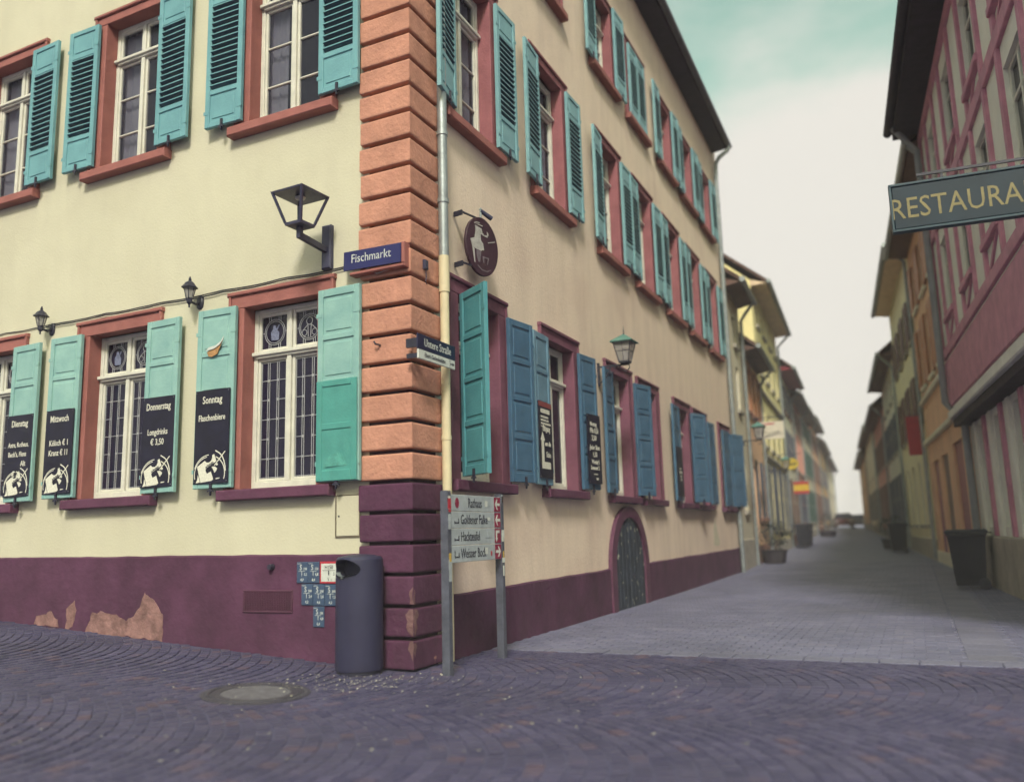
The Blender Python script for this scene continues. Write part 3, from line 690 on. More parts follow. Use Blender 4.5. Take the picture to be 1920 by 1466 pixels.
for i, c in enumerate(RW2):
    k = ZK(c)
    if i == 0: continue
    if c == 7.93:                                         # closed
        for sd in (-1, 1):
            name, me, kids, sl_, s1_ = leaf_spec('louvre_top', TEAL_R); p = FR.at(c + sd * .247, 8.49 * k, .06)
            o = place((name, me, kids), house, p - C0, FR.rz, (1, 1, k * .95))
            for mm, l in sl_: farslats.merge(s1_, Matrix.Translation(p) @ Matrix.Rotation(FR.rz, 4, 'Z') @ Matrix.Translation((0, 0, l[2] * k * .95)))
        continue
    for sd in (-1, 1): shutter(FR, c + sd * .50, sd, 8.52 * k, 'louvre_top', TEAL_R, 2, False, k)
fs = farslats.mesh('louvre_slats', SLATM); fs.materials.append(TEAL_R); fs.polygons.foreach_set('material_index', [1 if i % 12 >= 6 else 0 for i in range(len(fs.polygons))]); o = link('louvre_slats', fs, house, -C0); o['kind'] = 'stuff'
# ground floor along the street
G = 1.66
SHG = {}
SHG['1L'] = shutter(FR, RWG[0] - .50, 1, G, 'panel', mat('sea_green_paint', (.075, .26, .30), .5, .10, 5, .12, 40, .4, fine=.12), 124, w=.50)
SHG['1R'] = shutter(FR, RWG[0] + .58, 1, G, 'panel', TEAL_B, 8, w=.50)
SHG['2L'] = shutter(FR, RWG[1] - .56, -1, G, 'panel', mat('pale_blue_teal', (.13, .24, .33), .5, .12, 5, .12, 40, .35, fine=.12), 2)
SHG['2R'] = shutter(FR, RWG[1] + .52, 1, G, 'panel', TEAL_B, 6, w=.50)
SHG['3L'] = shutter(FR, RWG[2] - .50, -1, G * ZK(6), 'panel', TEAL_B, 4, zs=ZK(6))
SHG['3R'] = shutter(FR, RWG[2] + .62, 1, G * ZK(6), 'panel', TEAL_B, 13, zs=ZK(6), w=.52)
SHG['5L'] = shutter(FR, RWG[4] - .52, -1, G * ZK(10), 'panel', TEAL_B, 2, zs=ZK(10), w=.55)
SHG['5R'] = shutter(FR, RWG[4] + .50, 1, G * ZK(10), 'panel', TEAL_B, 22, zs=ZK(10))
SHG['6R'] = shutter(FR, RWG[5] + .50, 1, G * ZK(11.5), 'panel', TEAL_B, 3, zs=ZK(11.5))
SHG['7L'] = shutter(FR, RWG[6] - .50, 1, G * ZK(14), 'panel', TEAL_B, 4, zs=ZK(14), w=.60)
SHG['7R'] = shutter(FR, RWG[6] + .52, 1, G * ZK(14), 'panel', TEAL_B, 20, zs=ZK(14), w=.55)
# darker repainted lower half on the shutter beside the quoins, peeling paint
rp = MB(); x1 = .235
for a, b, c, d in ((-x1, -x1 + .065, 0, .93), (x1 - .065, x1, 0, .93)): rp.bbox(a, b, -.012, .0, c, d)
for c, d in ((0, .10), (.47, .53), (.87, .93)): rp.bbox(-x1 + .065, x1 - .065, -.011, .0, c, d)
rp.box(-x1 + .06, x1 - .06, -.002, .001, .05, .9)
hp('shutter_overlay', rp, TEAL_G, FL, -LW[0] + .53 + .245, 1.62, .106 + .012, rz=-radians(2))
pp = MB(); n = 16
pts = [(-.13, .13), (-.12, .19), (-.06, .24), (.02, .255), (.07, .24), (.085, .20), (.10, .17), (.12, .135)]
pp.prism(pts, -.006, -.001); hp('peeling_paint', pp, mat('chalky_teal', (.10, .34, .30), .8, .2, 20, .2, 60, .2), FL, -LW[0] + .53 + .245, 1.62, .120)
pe = MB(); pe.prism([(-.10, -.02), (-.06, .02), (.02, .035), (.10, .075), (.115, .1), (.07, .02), (.04, -.045), (-.03, -.07), (-.08, -.06)], -.003, .003)
hp('peeled_wood', pe, WOOD, FL, -LW[0] - .51 - .245, 1.625 + 1.39, .116)
pe = MB(); pe.prism([(-.11, .0), (-.07, .035), (.02, .045), (.09, .08), (.125, .13), (.12, .095), (.07, .045), (.0, .012), (-.07, .005)], -.008, -.004)
hp('paint_curl', pe, SIGNWHITE, FL, -LW[0] - .51 - .245, 1.625 + 1.385, .121)

# arched cellar door
ar = MB(); ro, ri, zc = .93, .73, .58
for i in range(22):
    a0, a1 = pi * i / 22, pi * (i + 1) / 22
    ar.prism([(ri * cos(a0), zc + ri * sin(a0)), (ro * cos(a0), zc + ro * .96 * sin(a0)), (ro * cos(a1), zc + ro * .96 * sin(a1)), (ri * cos(a1), zc + ri * sin(a1))], -.06, .02)
for sx in (-1, 1): a, b = sorted((sx * ri, sx * ro)); ar.box(a, b, -.06, .02, -.5, zc)
door = hp('cellar_door_arch', ar, BURG_T, FR, ARC, 0, 0)
for sx in (-1, 1):
    lf = MB(); n = 12; pts = [(sx * .008, -.4), (sx * (ri - .004), -.4)] + [(sx * (ri - .004) * cos(pi / 2 * i / n), zc + (ri - .004) * sin(pi / 2 * i / n)) for i in range(n)] + [(sx * .008, zc + ri - .01)]
    lf.prism(pts, -.022 - (.006 if sx > 0 else 0), .0)
    o = ob('door_leaf', lf, DOORGREEN, door)
    for k in range(4):
        pb = MB(); xa, xb = sorted((sx * (.03 + k * .172), sx * (.03 + k * .172 + .164))); xm = max(abs(xa), abs(xb)); top = zc + sqrt(max(.01, ri * ri - xm * xm)) - .02
        pb.bbox(xa, xb, -.034, -.022, -.35, top, .006); ob('plank', pb, DOORGREEN, door)
hd = MB(); hd.cone((.05, -.04, .45), (.05, -.075, .45), .012, .012, 8); hd.cone((.05, -.075, .45), (.05, -.075, .40), .012, .009, 8); ob('handle', hd, IRON, door)

# ventilation grille, wall hatch, small wall fittings
gr = MB(); gr.bbox(-.30, .30, -.012, 0, -.105, -.085); gr.bbox(-.30, .30, -.012, 0, .085, .105); gr.bbox(-.30, -.28, -.0115, 0, -.085, .085); gr.bbox(.28, .30, -.0115, 0, -.085, .085)
gr.box(-.28, .28, -.001, .0, -.085, .085)
for i in range(11): gr.box(-.28, .28, -.007, -.002, -.08 + i * .016, -.074 + i * .016)
for i in range(28): gr.box(-.275 + i * .0204, -.271 + i * .0204, -.009, -.0055, -.084, .084)
hp('ventilation_grille', gr, mat('plum_metal', (.09, .03, .06), .6, .2, 4, 0, 1, .3), FL, -1.57, .545, .031)
ht = MB(); ht.bbox(-.125, .125, -.006, 0, -.18, .18, .004); fr_ = MB()
h_ = hp('wall_hatch', ht, PLASTER, FL, -.672, 1.305, .008)
for a, b, c, d in ((-.14, .14, .182, .192), (-.14, .14, -.192, -.182), (-.14, -.128, -.182, .182), (.128, .14, -.182, .182)): fr_.box(a, b, -.002, .006, c, d)
ob('hatch_frame', fr_, mat('brown_joint', (.16, .13, .09), .8, .2, 9), h_)  # thin brown strips around the hatch
kn = MB(); kn.cone((-.095, -.012, .0), (-.095, -.004, 0), .008, .01, 10); ob('lock', kn, IRON, h_)
kn = MB(); kn.cone((0, -.05, 0), (0, .01, 0), .025, .03, 12); hp('pipe_stub', kn, IRON, FL, -1.52, .86, .03, smooth=40)
hk = MB(); hk.sweep([(0, 0, 0), (-.02, -.05, .005), (-.035, -.05, .03)], .009, 8); hp('wall_hook', hk, IRON, FL, -.28, 2.83, .055)
jb = MB(); jb.bbox(-.03, .03, -.03, 0, -.045, .045); jb.sweep([(0.01, -.01, -.045), (.015, -.012, -.12), (.0, -.012, -.16), (.03, -.01, -.18)], .004, 6); hp('junction_box', jb, IRON_L, FR, .18, 3.60, .055)
# downpipes: galvanised above, cream paint below
dp = MB(); dp.cone((0, 0, 3.74), (0, 0, EV(.4) - .1), .048, .048, 16); pipe = hp('downpipe', dp, STEEL, FR, .465, 0, .105, smooth=40)
lp = MB(); lp.cone((0, 0, .0), (0, 0, 3.40), .044, .044, 16); lp.cone((0, 0, 3.40), (0, 0, 3.76), .052, .052, 16); lp.cone((0, 0, 1.98), (0, 0, 2.02), .049, .049, 16); ob('lower_pipe', lp, CREAMPIPE, pipe, smooth=40)
for z_ in (5.02, 7.2, 4.32): ob('pipe_clamp', MB().cone((0, 0, z_ - .02), (0, 0, z_ + .02), .056, .056, 16), STEEL, pipe, smooth=40)
dp = MB(); zt = EV(15.1)
dp.sweep([(.12, -.40, zt - .1), (.10, -.36, zt - .22), (-.02, -.15, zt - .42), (-.05, -.06, zt - .6), (-.05, -.04, zt - 1.0), (-.05, -.04, 5.2), (-.05, -.04, -.1)], .055, 12); pipe2 = hp('downpipe', dp, STEEL, FR, 15.05, 0, .06, smooth=40)
for z_ in (9.4, 7.3, 4.0, 2.0): ob('pipe_clamp', MB().cone((-.05, -.04, z_ - .025), (-.05, -.04, z_ + .025), .066, .066, 12), STEEL, pipe2)

# ------------------------------------------------------------------ menu boards hung on the shutters
def emblem_mb(w):
    """the round emblem of the pub: white letter block, rings, crossed strokes; board width w, origin at bottom centre"""
    mb = MB(); dk = MB()
    U = lambda x, y: ((x - 1505) / 710 * w, (720 - y) / 710 * w)
    mb.prism([U(*p) for p in ((1215, 415), (1380, 310), (1425, 345), (1480, 345), (1525, 310), (1545, 260), (1540, 215), (1580, 195), (1635, 330), (1400, 470), (1405, 500), (1435, 555), (1520, 515), (1575, 665), (1540, 690), (1300, 712))], -.0016, 0)
    mb.prism([U(*p) for p in ((1240, 565), (1285, 705), (1195, 718), (1228, 660))], -.0016, 0)
    mb.prism([U(*p) for p in ((1535, 430), (1600, 425), (1655, 465), (1640, 500), (1600, 545), (1580, 500))], -.0016, 0)
    mb.prism([U(*p) for p in ((1625, 385), (1650, 365), (1670, 385), (1655, 410), (1630, 410))], -.0016, 0)
    mb.prism([U(*p) for p in ((1620, 655), (1650, 640), (1720, 640), (1700, 655), (1640, 665))], -.0016, 0)
    k = w / 710; c = U(1480, 560)
    add_arc(mb, c[0], c[1], 350 * k, 366 * k, radians(93), radians(162), -.0016, 0, 14, .93); add_arc(mb, c[0], c[1], 318 * k, 332 * k, radians(100), radians(195), -.0016, 0, 16, .98)
    add_arc(mb, c[0], c[1], 335 * k, 352 * k, radians(-18), radians(66), -.0016, 0, 16, .98)
    pts = [(1605, 130), (1690, 180), (1750, 235), (1795, 330), (1820, 420), (1832, 520)]
    for i in range(5): line_poly(mb, *U(*pts[i]), *U(*pts[i + 1]), 20 * k, -.0016, 0)
    line_poly(mb, *U(1815, 155), *U(1595, 405), 18 * k, -.0018, 0)
    t = text_mb([('eckstein', U(1415, 470)[0], U(1415, 462)[1], 82 * k, 'LEFT', .72, -radians(31), .02)], y=-.0022)
    return mb, t
def menu_board(F, x, z, o, w, h, name, label, lines, emblem=True, rz=0, marks=None, group='menu boards on the shutters'):
    t = thing('menu_board', label, 'menu board', F.at(x, z, o), F.rz + rz, group)
    b = MB().bbox(-w / 2, w / 2, -.010, 0, 0, h, .002); ob('panel', b, BOARD, t)
    if lines: ob('lettering', text_mb(lines, y=-.0112), CHALK, t)['kind'] = 'stuff'
    if emblem:
        e, tx = emblem_mb(w * .98); ob('emblem', e, CHALK, t, (0, -.0102, .010)).scale = (.97, 1, .84); ob('emblem_lettering', tx, BOARD, t, (0, -.0102, .010)).scale = (.97, 1, .84)
    if marks:
        for m_, mm in marks: ob('print', m_, mm, t)
    sc = MB()
    for sx in (-1, 1):
        for zz in (.02, h - .02): sc.cone((sx * (w / 2 - .015), -.012, zz), (sx * (w / 2 - .015), -.009, zz), .004, .005, 6)
    ob('screw', sc, STEEL, t)['kind'] = 'stuff'; return t
bo_ = .112
menu_board(FL, -(LW[0] + .51 + .248), 1.672, bo_, .455, .935, 'm', 'black menu board with Sonntag and Flaschenbiere on the shutter nearest the lamp', [('Sonntag', 0, .80, .105, 'CENTER', .78), ('Flaschenbiere', 0, .625, .088, 'CENTER', .74)])
menu_board(FL, -(LW[1] - .53 - .247), 1.672, bo_, .455, .935, 'm', 'black menu board with Donnerstag and Longdrinks € 3,50', [('Donnerstag', 0, .80, .105, 'CENTER', .70), ('Longdrinks', 0, .54, .088, 'CENTER', .74), ('€ 3,50', 0, .435, .09, 'CENTER', .8)])
menu_board(FL, -(LW[1] + .51 + .248), 1.672, bo_, .455, .935, 'm', 'black menu board with Mittwoch and Kölsch € 1', [('Mittwoch', 0, .80, .105, 'CENTER', .76), ('Kölsch € 1', .01, .535, .09, 'CENTER', .8), ('Kranz € 11', .01, .425, .09, 'CENTER', .78)])
menu_board(FL, -(LW[2] - .53 - .247), 1.672, bo_, .455, .935, 'm', 'black menu board with Dienstag at the left edge of the picture', [('Dienstag', 0, .80, .105, 'CENTER', .78), ('Astra, Rothaus,', 0, .565, .078, 'CENTER', .74), ("Beck's, Flens", -.01, .455, .08, 'CENTER', .78), ('Alt', .10, .345, .085, 'CENTER', .85), ('€ 2', -.03, .225, .09, 'CENTER', .9)])
def bars(rows, w0=.008):
    mb = MB(); rnd = random.Random(3)
    for (z_, xa, xb, hh) in rows:
        x = xa
        while x < xb: l = rnd.uniform(.012, .03); mb.prism([(x, z_), (min(x + l, xb), z_), (min(x + l, xb), z_ + hh), (x, z_ + hh)], -.0112, -.0100); x += l + .009
    return mb
menu_board(FR, RWG[1] + .52 + .255, 1.735, .158, .40, .93, 'm', 'black price board with Montag and Pils left of the street lantern',
           [('Montag', -.02, .775, .082, 'CENTER', .8), ('Pils 0,5l', 0, .68, .10, 'CENTER', .82), ('2,50', -.01, .58, .10, 'CENTER', .85), ('Jeder Shot', .0, .455, .092, 'CENTER', .78), ('1,50', 0, .36, .092, 'CENTER', .85), ('Wendy 5', .01, .265, .08, 'CENTER', .8), ('Sommer 2', -.01, .185, .08, 'CENTER', .78)],
           False, -radians(6), [(bars([(.12, -.05, .06, .012), (.05, .02, .08, .03)]), CHALK)])
aw = MB(); aw.prism([(-.15, .11), (.13, .11), (.13, .19), (-.075, .19), (-.075, .44), (-.04, .44), (-.11, .54), (-.18, .44), (-.15, .44)], -.0115, -.01)
hd_ = MB(); hd_.bbox(-.215, .215, -.0112, -.010, .84, .90, .0005)
menu_board(FR, RWG[1] - .56 - .245, 1.735, .112, .43, .90, 'm', 'narrow dark notice with red heading and white arrow, Eingang um die Ecke', [('Eingang', .02, .555, .10, 'CENTER', .8), ('um die', .06, .38, .085, 'CENTER', .85), ('Ecke', .07, .25, .09, 'CENTER', .85)], False, radians(2),
           [(aw, CHALK), (hd_, mat('dull_red_print', (.25, .06, .06), .5)), (bars([(.765, -.15, .14, .05), (.71, -.15, .10, .022), (.67, -.15, .1, .022), (.63, -.15, .17, .022), (.60, -.15, .0, .012), (.565, -.15, .1, .02)][:5]), CHALK)], group='boards on the street shutters')
menu_board(FR, RWG[4] - .52 - .275, 1.70, .115, .50, .92, 'm', 'dark price board with tiny white print on the far street shutter', None, False, radians(2), [(bars([(.50, -.05, .10, .025), (.43, -.1, .14, .035), (.36, -.02, .10, .025), (.29, 0, .07, .05)]), CHALK)], group='boards on the street shutters')

# ------------------------------------------------------------------ wall lamps on the square side
def modern_lantern():
    t = thing('wall_lantern', 'large angular black lantern on a wall bracket above the windows', 'lamp', FL.at(-.915, 3.66, 0), FL.rz)
    ob('wall_plate', MB().bbox(-.055, .055, -.055, 0, 0, .44, .012), IRON_L, t)
    O = .43; a = MB()
    M = Matrix.Translation((0, 0, 0))
    a.add([(-.022, -.05, .16), (.022, -.05, .16), (.022, -.05, .215), (-.022, -.05, .215), (-.022, -O - .02, .19), (.022, -O - .02, .19), (.022, -O - .02, .245), (-.022, -O - .02, .245)], [(0, 1, 2, 3), (4, 7, 6, 5), (0, 4, 5, 1), (1, 5, 6, 2), (2, 6, 7, 3), (3, 7, 4, 0)])
    a.box(-.022, .022, -O - .022, -O + .022, .19, .30); ob('bracket_arm', a, IRON_L, t)
    rot = Matrix.Translation((0, -O, 0)) @ Matrix.Rotation(radians(-2), 4, 'Z')
    def fr(mb, s0, s1, z0, z1):
        mb.stack([[rot @ Vector((x * s0, y * s0, z0)) for x, y in ((-1, -1), (1, -1), (1, 1), (-1, 1))], [rot @ Vector((x * s1, y * s1, z1)) for x, y in ((-1, -1), (1, -1), (1, 1), (-1, 1))]])
    b = MB(); fr(b, .095, .10, .30, .325); ob('base_plate', b, IRON_L, t)
    tp = MB(); fr(tp, .185, .19, .60, .615); fr(tp, .18, .02, .616, .66); ob('top_plate', tp, IRON_L, t)
    for x, y in ((-1, -1), (1, -1), (1, 1), (-1, 1)):
        p = MB(); p.stack([[rot @ Vector((x * .092 + u * .011, y * .092 + v * .011, .322)) for u, v in ((-1, -1), (1, -1), (1, 1), (-1, 1))], [rot @ Vector((x * .176 + u * .011, y * .176 + v * .011, .602)) for u, v in ((-1, -1), (1, -1), (1, 1), (-1, 1))]]); ob('frame_bar', p, IRON_L, t)
    l = MB(); l.lathe([(.03, .598), (.05, .585), (.045, .57), (.02, .56)], 12, 0, -O); ob('lamp_unit', l, mat('lamp_reflector', (.5, .48, .45), .4), t, smooth=40)
modern_lantern()
def carriage_lamp(x, z, label):
    t = thing('carriage_lamp', label, 'lamp', FL.at(x, z, 0), FL.rz, 'small black carriage lamps')
    b = MB(); b.lathe([(.02, -.075), (.045, -.05), (.05, 0), (.045, .05), (.02, .075)], 12, 0, 0)
    ob('wall_rose', MB().merge(b, Matrix.Diagonal((1, .55, 1, 1))), IRON, t, smooth=60)
    a = MB(); a.sweep([(0, -.01, .0), (0, -.06, -.03), (0, -.12, -.02), (0, -.15, .02)], .014, 8); ob('arm', a, IRON, t, smooth=40)
    c = -.15; r6 = lambda r, z_: [(r * cos(pi / 3 * j), c + r * sin(pi / 3 * j), z_) for j in range(6)]
    h = MB(); h.stack([r6(.006, -.085), r6(.012, -.07), r6(.008, -.06), r6(.028, -.03), r6(.03, .0), r6(.036, .012)]); ob('lamp_base', h, IRON, t)
    g = MB(); g.stack([r6(.033, .012), r6(.058, .125)]); ob('glass', g, LAMPGLASS, t)
    rb = MB()
    for j in range(6): rb.cone((.034 * cos(pi / 3 * j), c + .034 * sin(pi / 3 * j), .012), (.06 * cos(pi / 3 * j), c + .06 * sin(pi / 3 * j), .126), .005, .005, 5)
    ob('rib', rb, IRON, t)['kind'] = 'stuff'
    cp = MB(); cp.stack([r6(.085, .122), r6(.086, .13), r6(.06, .155), r6(.045, .18), r6(.02, .195), r6(.014, .205), r6(.016, .215), r6(.006, .245)]); ob('cap', cp, IRON, t)
    cap = MB(); cap.cone((0, c, .03), (0, c, .10), .016, .012, 8); ob('bulb', cap, mat('bulb_white', (.75, .72, .65), .4), t)
carriage_lamp(-4.93, 3.60, 'small black carriage lamp between the Dienstag and Mittwoch boards')
carriage_lamp(-2.59, 3.58, 'small black carriage lamp between the two nearest ground floor windows')
# cable strung along above the windows
cb = MB(); pts = []
for i in range(120):
    s = 7.5 - i * .058; sag = .012 * abs(sin(i * .21)) + .006 * noise.noise((s * 3, 0, 0)); pts.append((-s, -.012 - .004 * noise.noise((s * 5, 2, 0)), 3.665 - sag))
cb.sweep(pts, .006, 6)
pts2 = [(x, y - .006, z - .022 - .012 * abs(noise.noise((x * 4, 5, 0)))) for x, y, z in pts[40:]]; cb.sweep(pts2, .005, 6)
tag(ob('cable', cb, IRON, None, FL.at(0, 0, 0), FL.rz), 'thin dark cables strung along the wall above the ground floor windows', 'cable')
cb = MB(); cb.sweep([(-.64, -.03, 3.60), (-.5, -.07, 3.62), (-.30, -.085, 3.505), (-.1, -.085, 3.525), (.02, -.085, 3.53)], .005, 6)
tag(ob('cable', cb, mat('pale_cable', (.45, .44, .42), .5), None, FL.at(0, 0, 0), FL.rz), 'pale cable looping under the Fischmarkt sign', 'cable')

# ------------------------------------------------------------------ street name signs
t = thing('street_sign', 'dark blue enamel street name sign reading Fischmarkt on the red quoins', 'street sign', FL.at(-.335, 3.565, .105), FL.rz)
t.rotation_euler = (0, radians(1.2), FL.rz)
ob('plate', MB().bbox(-.32, .32, -.012, 0, 0, .185, .003), NAVY, t)
ob('lettering', text_mb([('Fischmarkt', -.01, .068, .118, 'CENTER', .86, 0, -.002)], y=-.0135), SIGNWHITE, t)
br = MB(); br.box(-.22, -.2, 0, .05, .05, .12); br.box(.2, .22, 0, .05, .05, .12); ob('bracket', br, IRON, t)
lg = MB(); lg.bbox(-.29, .32, -.05, .05, -.03, 0, .008); lg.bbox(.285, .32, -.05, .045, .0, .20, .006)
tag(ob('sign_ledge', lg, SALMON_T, None, FL.at(-.29, 3.545, .075), FL.rz), 'salmon stone ledge under the Fischmarkt sign', 'ledge')
t = thing('street_sign', 'dark street name sign reading Untere Straße across the downpipe', 'street sign', FR.at(.12, 2.715, .20), FR.rz)
ob('plate', MB().bbox(-.33, .335, -.012, 0, 0, .14, .003), mat('black_blue_enamel', (.014, .014, .05), .3, .1, 4, 0, 1, .5), t)
ob('lettering', text_mb([('Untere Straße', .02, .038, .105, 'CENTER', .80, 0, -.004)], y=-.0135), SIGNWHITE, t)
br = MB(); br.box(-.28, -.25, 0, .14, .03, .11); br.box(.335, .345, -.012, .05, 0, .14); ob('bracket', br, IRON, t)
t = thing('direction_sign', 'cream arrow sign reading Ebert-Gedenkstätte below the Untere Straße sign', 'sign', FR.at(.12, 2.628, .205), FR.rz)
ob('plate', MB().bbox(-.33, .32, -.016, 0, 0, .082, .003), SIGNWHITE, t)
ob('lettering', text_mb([('Ebert-Gedenkstätte', -.045, .026, .055, 'CENTER', .84, 0, 0)], y=-.0175), BOARD, t)
aw = MB(); aw.prism([(.235, .036), (.275, .036), (.275, .025), (.305, .041), (.275, .057), (.275, .046), (.235, .046)], -.0178, -.0162); aw.prism([(.222, .004), (.225, .004), (.225, .078), (.222, .078)], -.0178, -.0162); ob('arrow', aw, BOARD, t)
ob('bracket', MB().box(-.28, -.25, 0, .14, .02, .06), IRON, t)

# round pub sign with its spotlight
t = thing('pub_sign', 'dark oval pub sign with a pale figure hung beside the downpipe', 'sign', FR.at(.885, 4.05, .11), FR.rz - radians(12))
ov = MB(); n = 40; ry, rx = .315, .265; cxx = .27
ov.stack([[(cxx + rx * k * cos(2 * pi * j / n), yy, ry * k * sin(2 * pi * j / n)) for j in range(n)] for k, yy in ((.985, -.016), (1, -.012), (1, .012), (.985, .016))]); ob('disc', ov, BROWNSIGN, t, smooth=40)
Uo = lambda x, y: (cxx + (x - 375) / 270 * rx, (755 - y) / 615 * ry)
fg = MB(); fg.prism([Uo(*p) for p in ((255, 355), (365, 385), (380, 490), (345, 520), (350, 640), (385, 690), (400, 825), (370, 830), (355, 855), (270, 850), (205, 830), (175, 680), (245, 620), (262, 480))], -.0185, -.0162)
for pl in (((370, 480), (390, 470), (400, 500), (450, 480), (470, 520), (440, 525), (380, 515)), ((450, 400), (480, 440), (475, 490), (460, 485)), ((465, 625), (590, 545), (595, 560), (475, 640)), ((205, 830), (240, 850), (250, 1140), (235, 1140)), ((240, 310), (280, 275), (335, 262), (335, 280), (285, 295), (245, 325)), ((262, 335), (310, 305), (380, 310), (385, 328), (315, 325))):
    fg.prism([Uo(*p) for p in pl], -.0185, -.0162)
ob('figure', fg, mat('worn_silver', (.42, .40, .38), .5, .2, 20), t)
fg = MB(); fg.prism([Uo(*p) for p in ((270, 855), (350, 858), (345, 950), (330, 1100), (300, 1110), (275, 1000))], -.0182, -.0162)
for pl in (((290, 1170), (360, 1240), (440, 1240), (510, 1180), (515, 1195), (445, 1265), (355, 1265), (285, 1190)), ((370, 960), (480, 950), (460, 1100), (450, 1100), (460, 980), (400, 985), (400, 1090), (380, 1090))): fg.prism([Uo(*p) for p in pl], -.0182, -.0162)
ob('figure', fg, mat('worn_silver_dark', (.16, .13, .15), .5, .2, 20), t)
am = MB()
for z_ in (.295, -.24): am.box(-.05, .30 if z_ > 0 else .10, -.008, .008, z_ - .008, z_ + .008); am.box(-.06, -.045, -.02, .09, z_ - .04, z_ + .012)
ob('bracket', am, IRON, t)
t = thing('spotlight', 'small grey tube spotlight perched on top of the oval pub sign', 'spotlight', FR.at(1.17, 4.385, .17), FR.rz - radians(12))
sp = MB(); sp.cone((-.02, .0, .06), (.10, -.05, -.005), .022, .026, 12); ob('tube', sp, IRON_L, t, smooth=40)
sp = MB(); sp.cone((-.02, 0, -.03), (-.02, 0, .07), .012, .012, 8); sp.cone((-.02, 0, .07), (-.02, 0, .09), .018, .01, 8); ob('stem', sp, STEEL, t)

# wall lanterns along the street
def street_lantern(F, x, z, arm, label, parent=None, sc=1.0):
    t = thing('street_lantern', label, 'lamp', F.at(x, z, 0), F.rz, 'green topped lanterns on wall brackets along the street')
    t.scale = (sc, sc, sc)
    b = MB(); b.box(-.02, .02, -.03, 0, -.28, .06); b.box(-.014, .014, -arm - .06, -.02, -.012, .012); ob('bracket', b, IRON, t)
    sc_ = MB(); sc_.sweep([(0, -.02, -.24), (0, -.10, -.20), (0, -.17, -.10), (0, -.20, -.02)], .010, 6)
    sc_.sweep([(0, -.22 - .05 * cos(a), -.055 + .05 * sin(a)) for a in [i * .45 for i in range(13)]], .007, 6); sc_.sweep([(0, -arm + .1 * cos(a) * (1 - a / 9), -.045 + .05 * sin(a)) for a in [i * .45 for i in range(13)]], .007, 6); ob('scroll', sc_, IRON, t)
    c = -arm; s4 = lambda r, z_: [(r * cos(pi / 4 + pi / 2 * j) * 1.414, c + r * sin(pi / 4 + pi / 2 * j) * 1.414, z_) for j in range(4)]
    h = MB(); h.stack([s4(.03, .0), s4(.075, .02), s4(.075, .045)]); ob('lamp_base', h, IRON, t)
    g = MB(); g.stack([s4(.068, .046), s4(.125, .315)]); ob('glass', g, LAMPGLASS, t)
    for j in range(4):
        p = MB(); q0, q1 = s4(.071, .045)[j], s4(.128, .32)[j]; p.cone(q0, q1, .008, .008, 6); ob('frame_bar', p, IRON, t)
    rb = MB(); R_ = s4(.10, .19)
    for j in range(4):
        rb.cone(R_[j], R_[(j + 1) % 4], .004, .004, 5); a_, b_ = Vector(s4(.07, .046)[j]), Vector(s4(.07, .046)[(j + 1) % 4]); c_, d_ = Vector(s4(.126, .315)[j]), Vector(s4(.126, .315)[(j + 1) % 4]); rb.cone((a_ + b_) / 2, (c_ + d_) / 2, .004, .004, 5)
    ob('glazing_bar', rb, IRON, t)['kind'] = 'stuff'
    rf_ = MB(); rf_.stack([s4(.165, .315), s4(.168, .327), s4(.03, .43), s4(.012, .44)]); ob('lamp_roof', rf_, COPPER, t)
    fi = MB(); fi.cone((0, c, .43), (0, c, .47), .014, .010, 6); fi.cone((0, c, .47), (0, c, .56), .008, .002, 6); ob('finial', fi, IRON, t)
    bl = MB(); bl.lathe([(.012, .046), (.03, .09), (.035, .16), (.02, .22), (.004, .24)], 10, 0, c); ob('bulb', bl, mat('frosted_bulb', (.55, .5, .48), .5), t, smooth=60)
street_lantern(FR, 5.15, 3.46, .42, 'nearest street lantern with green copper roof over the ground floor shutters')
street_lantern(FS, .25, 3.30, .55, 'second street lantern, at the far end of the corner house', sc=1.05)
street_lantern(FS, 7.2, 2.95, .65, 'third street lantern, left of the yellow oval sign')

# ------------------------------------------------------------------ utility plates on the plinth
def plate(s, z, w, h, kind, label, lines):
    t = thing('utility_plate', label, 'plate', FL.at(-s, z, .034), FL.rz, 'water and hydrant plates on the plinth')
    if kind == 'blue':
        ob('plate', MB().bbox(-w / 2, w / 2, -.008, 0, 0, h, .004), PLATEBLUE, t)
        lm = text_mb([(lines[0], -w * .12, h * .62, h * .36, 'CENTER', .85, 0, .01), (lines[1], w * .27, h * .62, h * .17, 'CENTER', .85, 0, .01), (lines[2], w * .30, h * .36, h * .18, 'CENTER', .85, 0, .01), (lines[3], 0, h * .10, h * .18, 'CENTER', .9, 0, .01)], y=-.009)
        for a, b, c, d in ((-.32, .25, .555, .575), (-.05, -.01, .34, .56), (-.45, -.1, .91, .93)): lm.box(a * w, b * w, -.0095, -.008, c * h, d * h)
        ob('lettering', lm, SIGNWHITE, t)['kind'] = 'stuff'
    else:
        ob('plate', MB().bbox(-w / 2, w / 2, -.008, 0, 0, h, .004), RED, t)
        ob('field', MB().box(-w / 2 + .018, w / 2 - .018, -.0092, -.004, .018, h - .018), SIGNWHITE, t)
        lm = text_mb([('H150', 0, h * .66, h * .25, 'CENTER', .85, 0, .005), ('5', w * .27, h * .37, h * .2, 'CENTER', .85, 0, 0), ('5', -w * .02, h * .13, h * .2, 'CENTER', .85, 0, 0), ('7', w * .14, h * .13, h * .12, 'CENTER', .85, 0, 0)], y=-.0102)
        for a, b, c, d in ((-.34, .34, .585, .605), (-.03, .02, .38, .59)): lm.box(a * w, b * w, -.0105, -.009, c * h, d * h)
        ob('lettering', lm, BOARD, t)['kind'] = 'stuff'
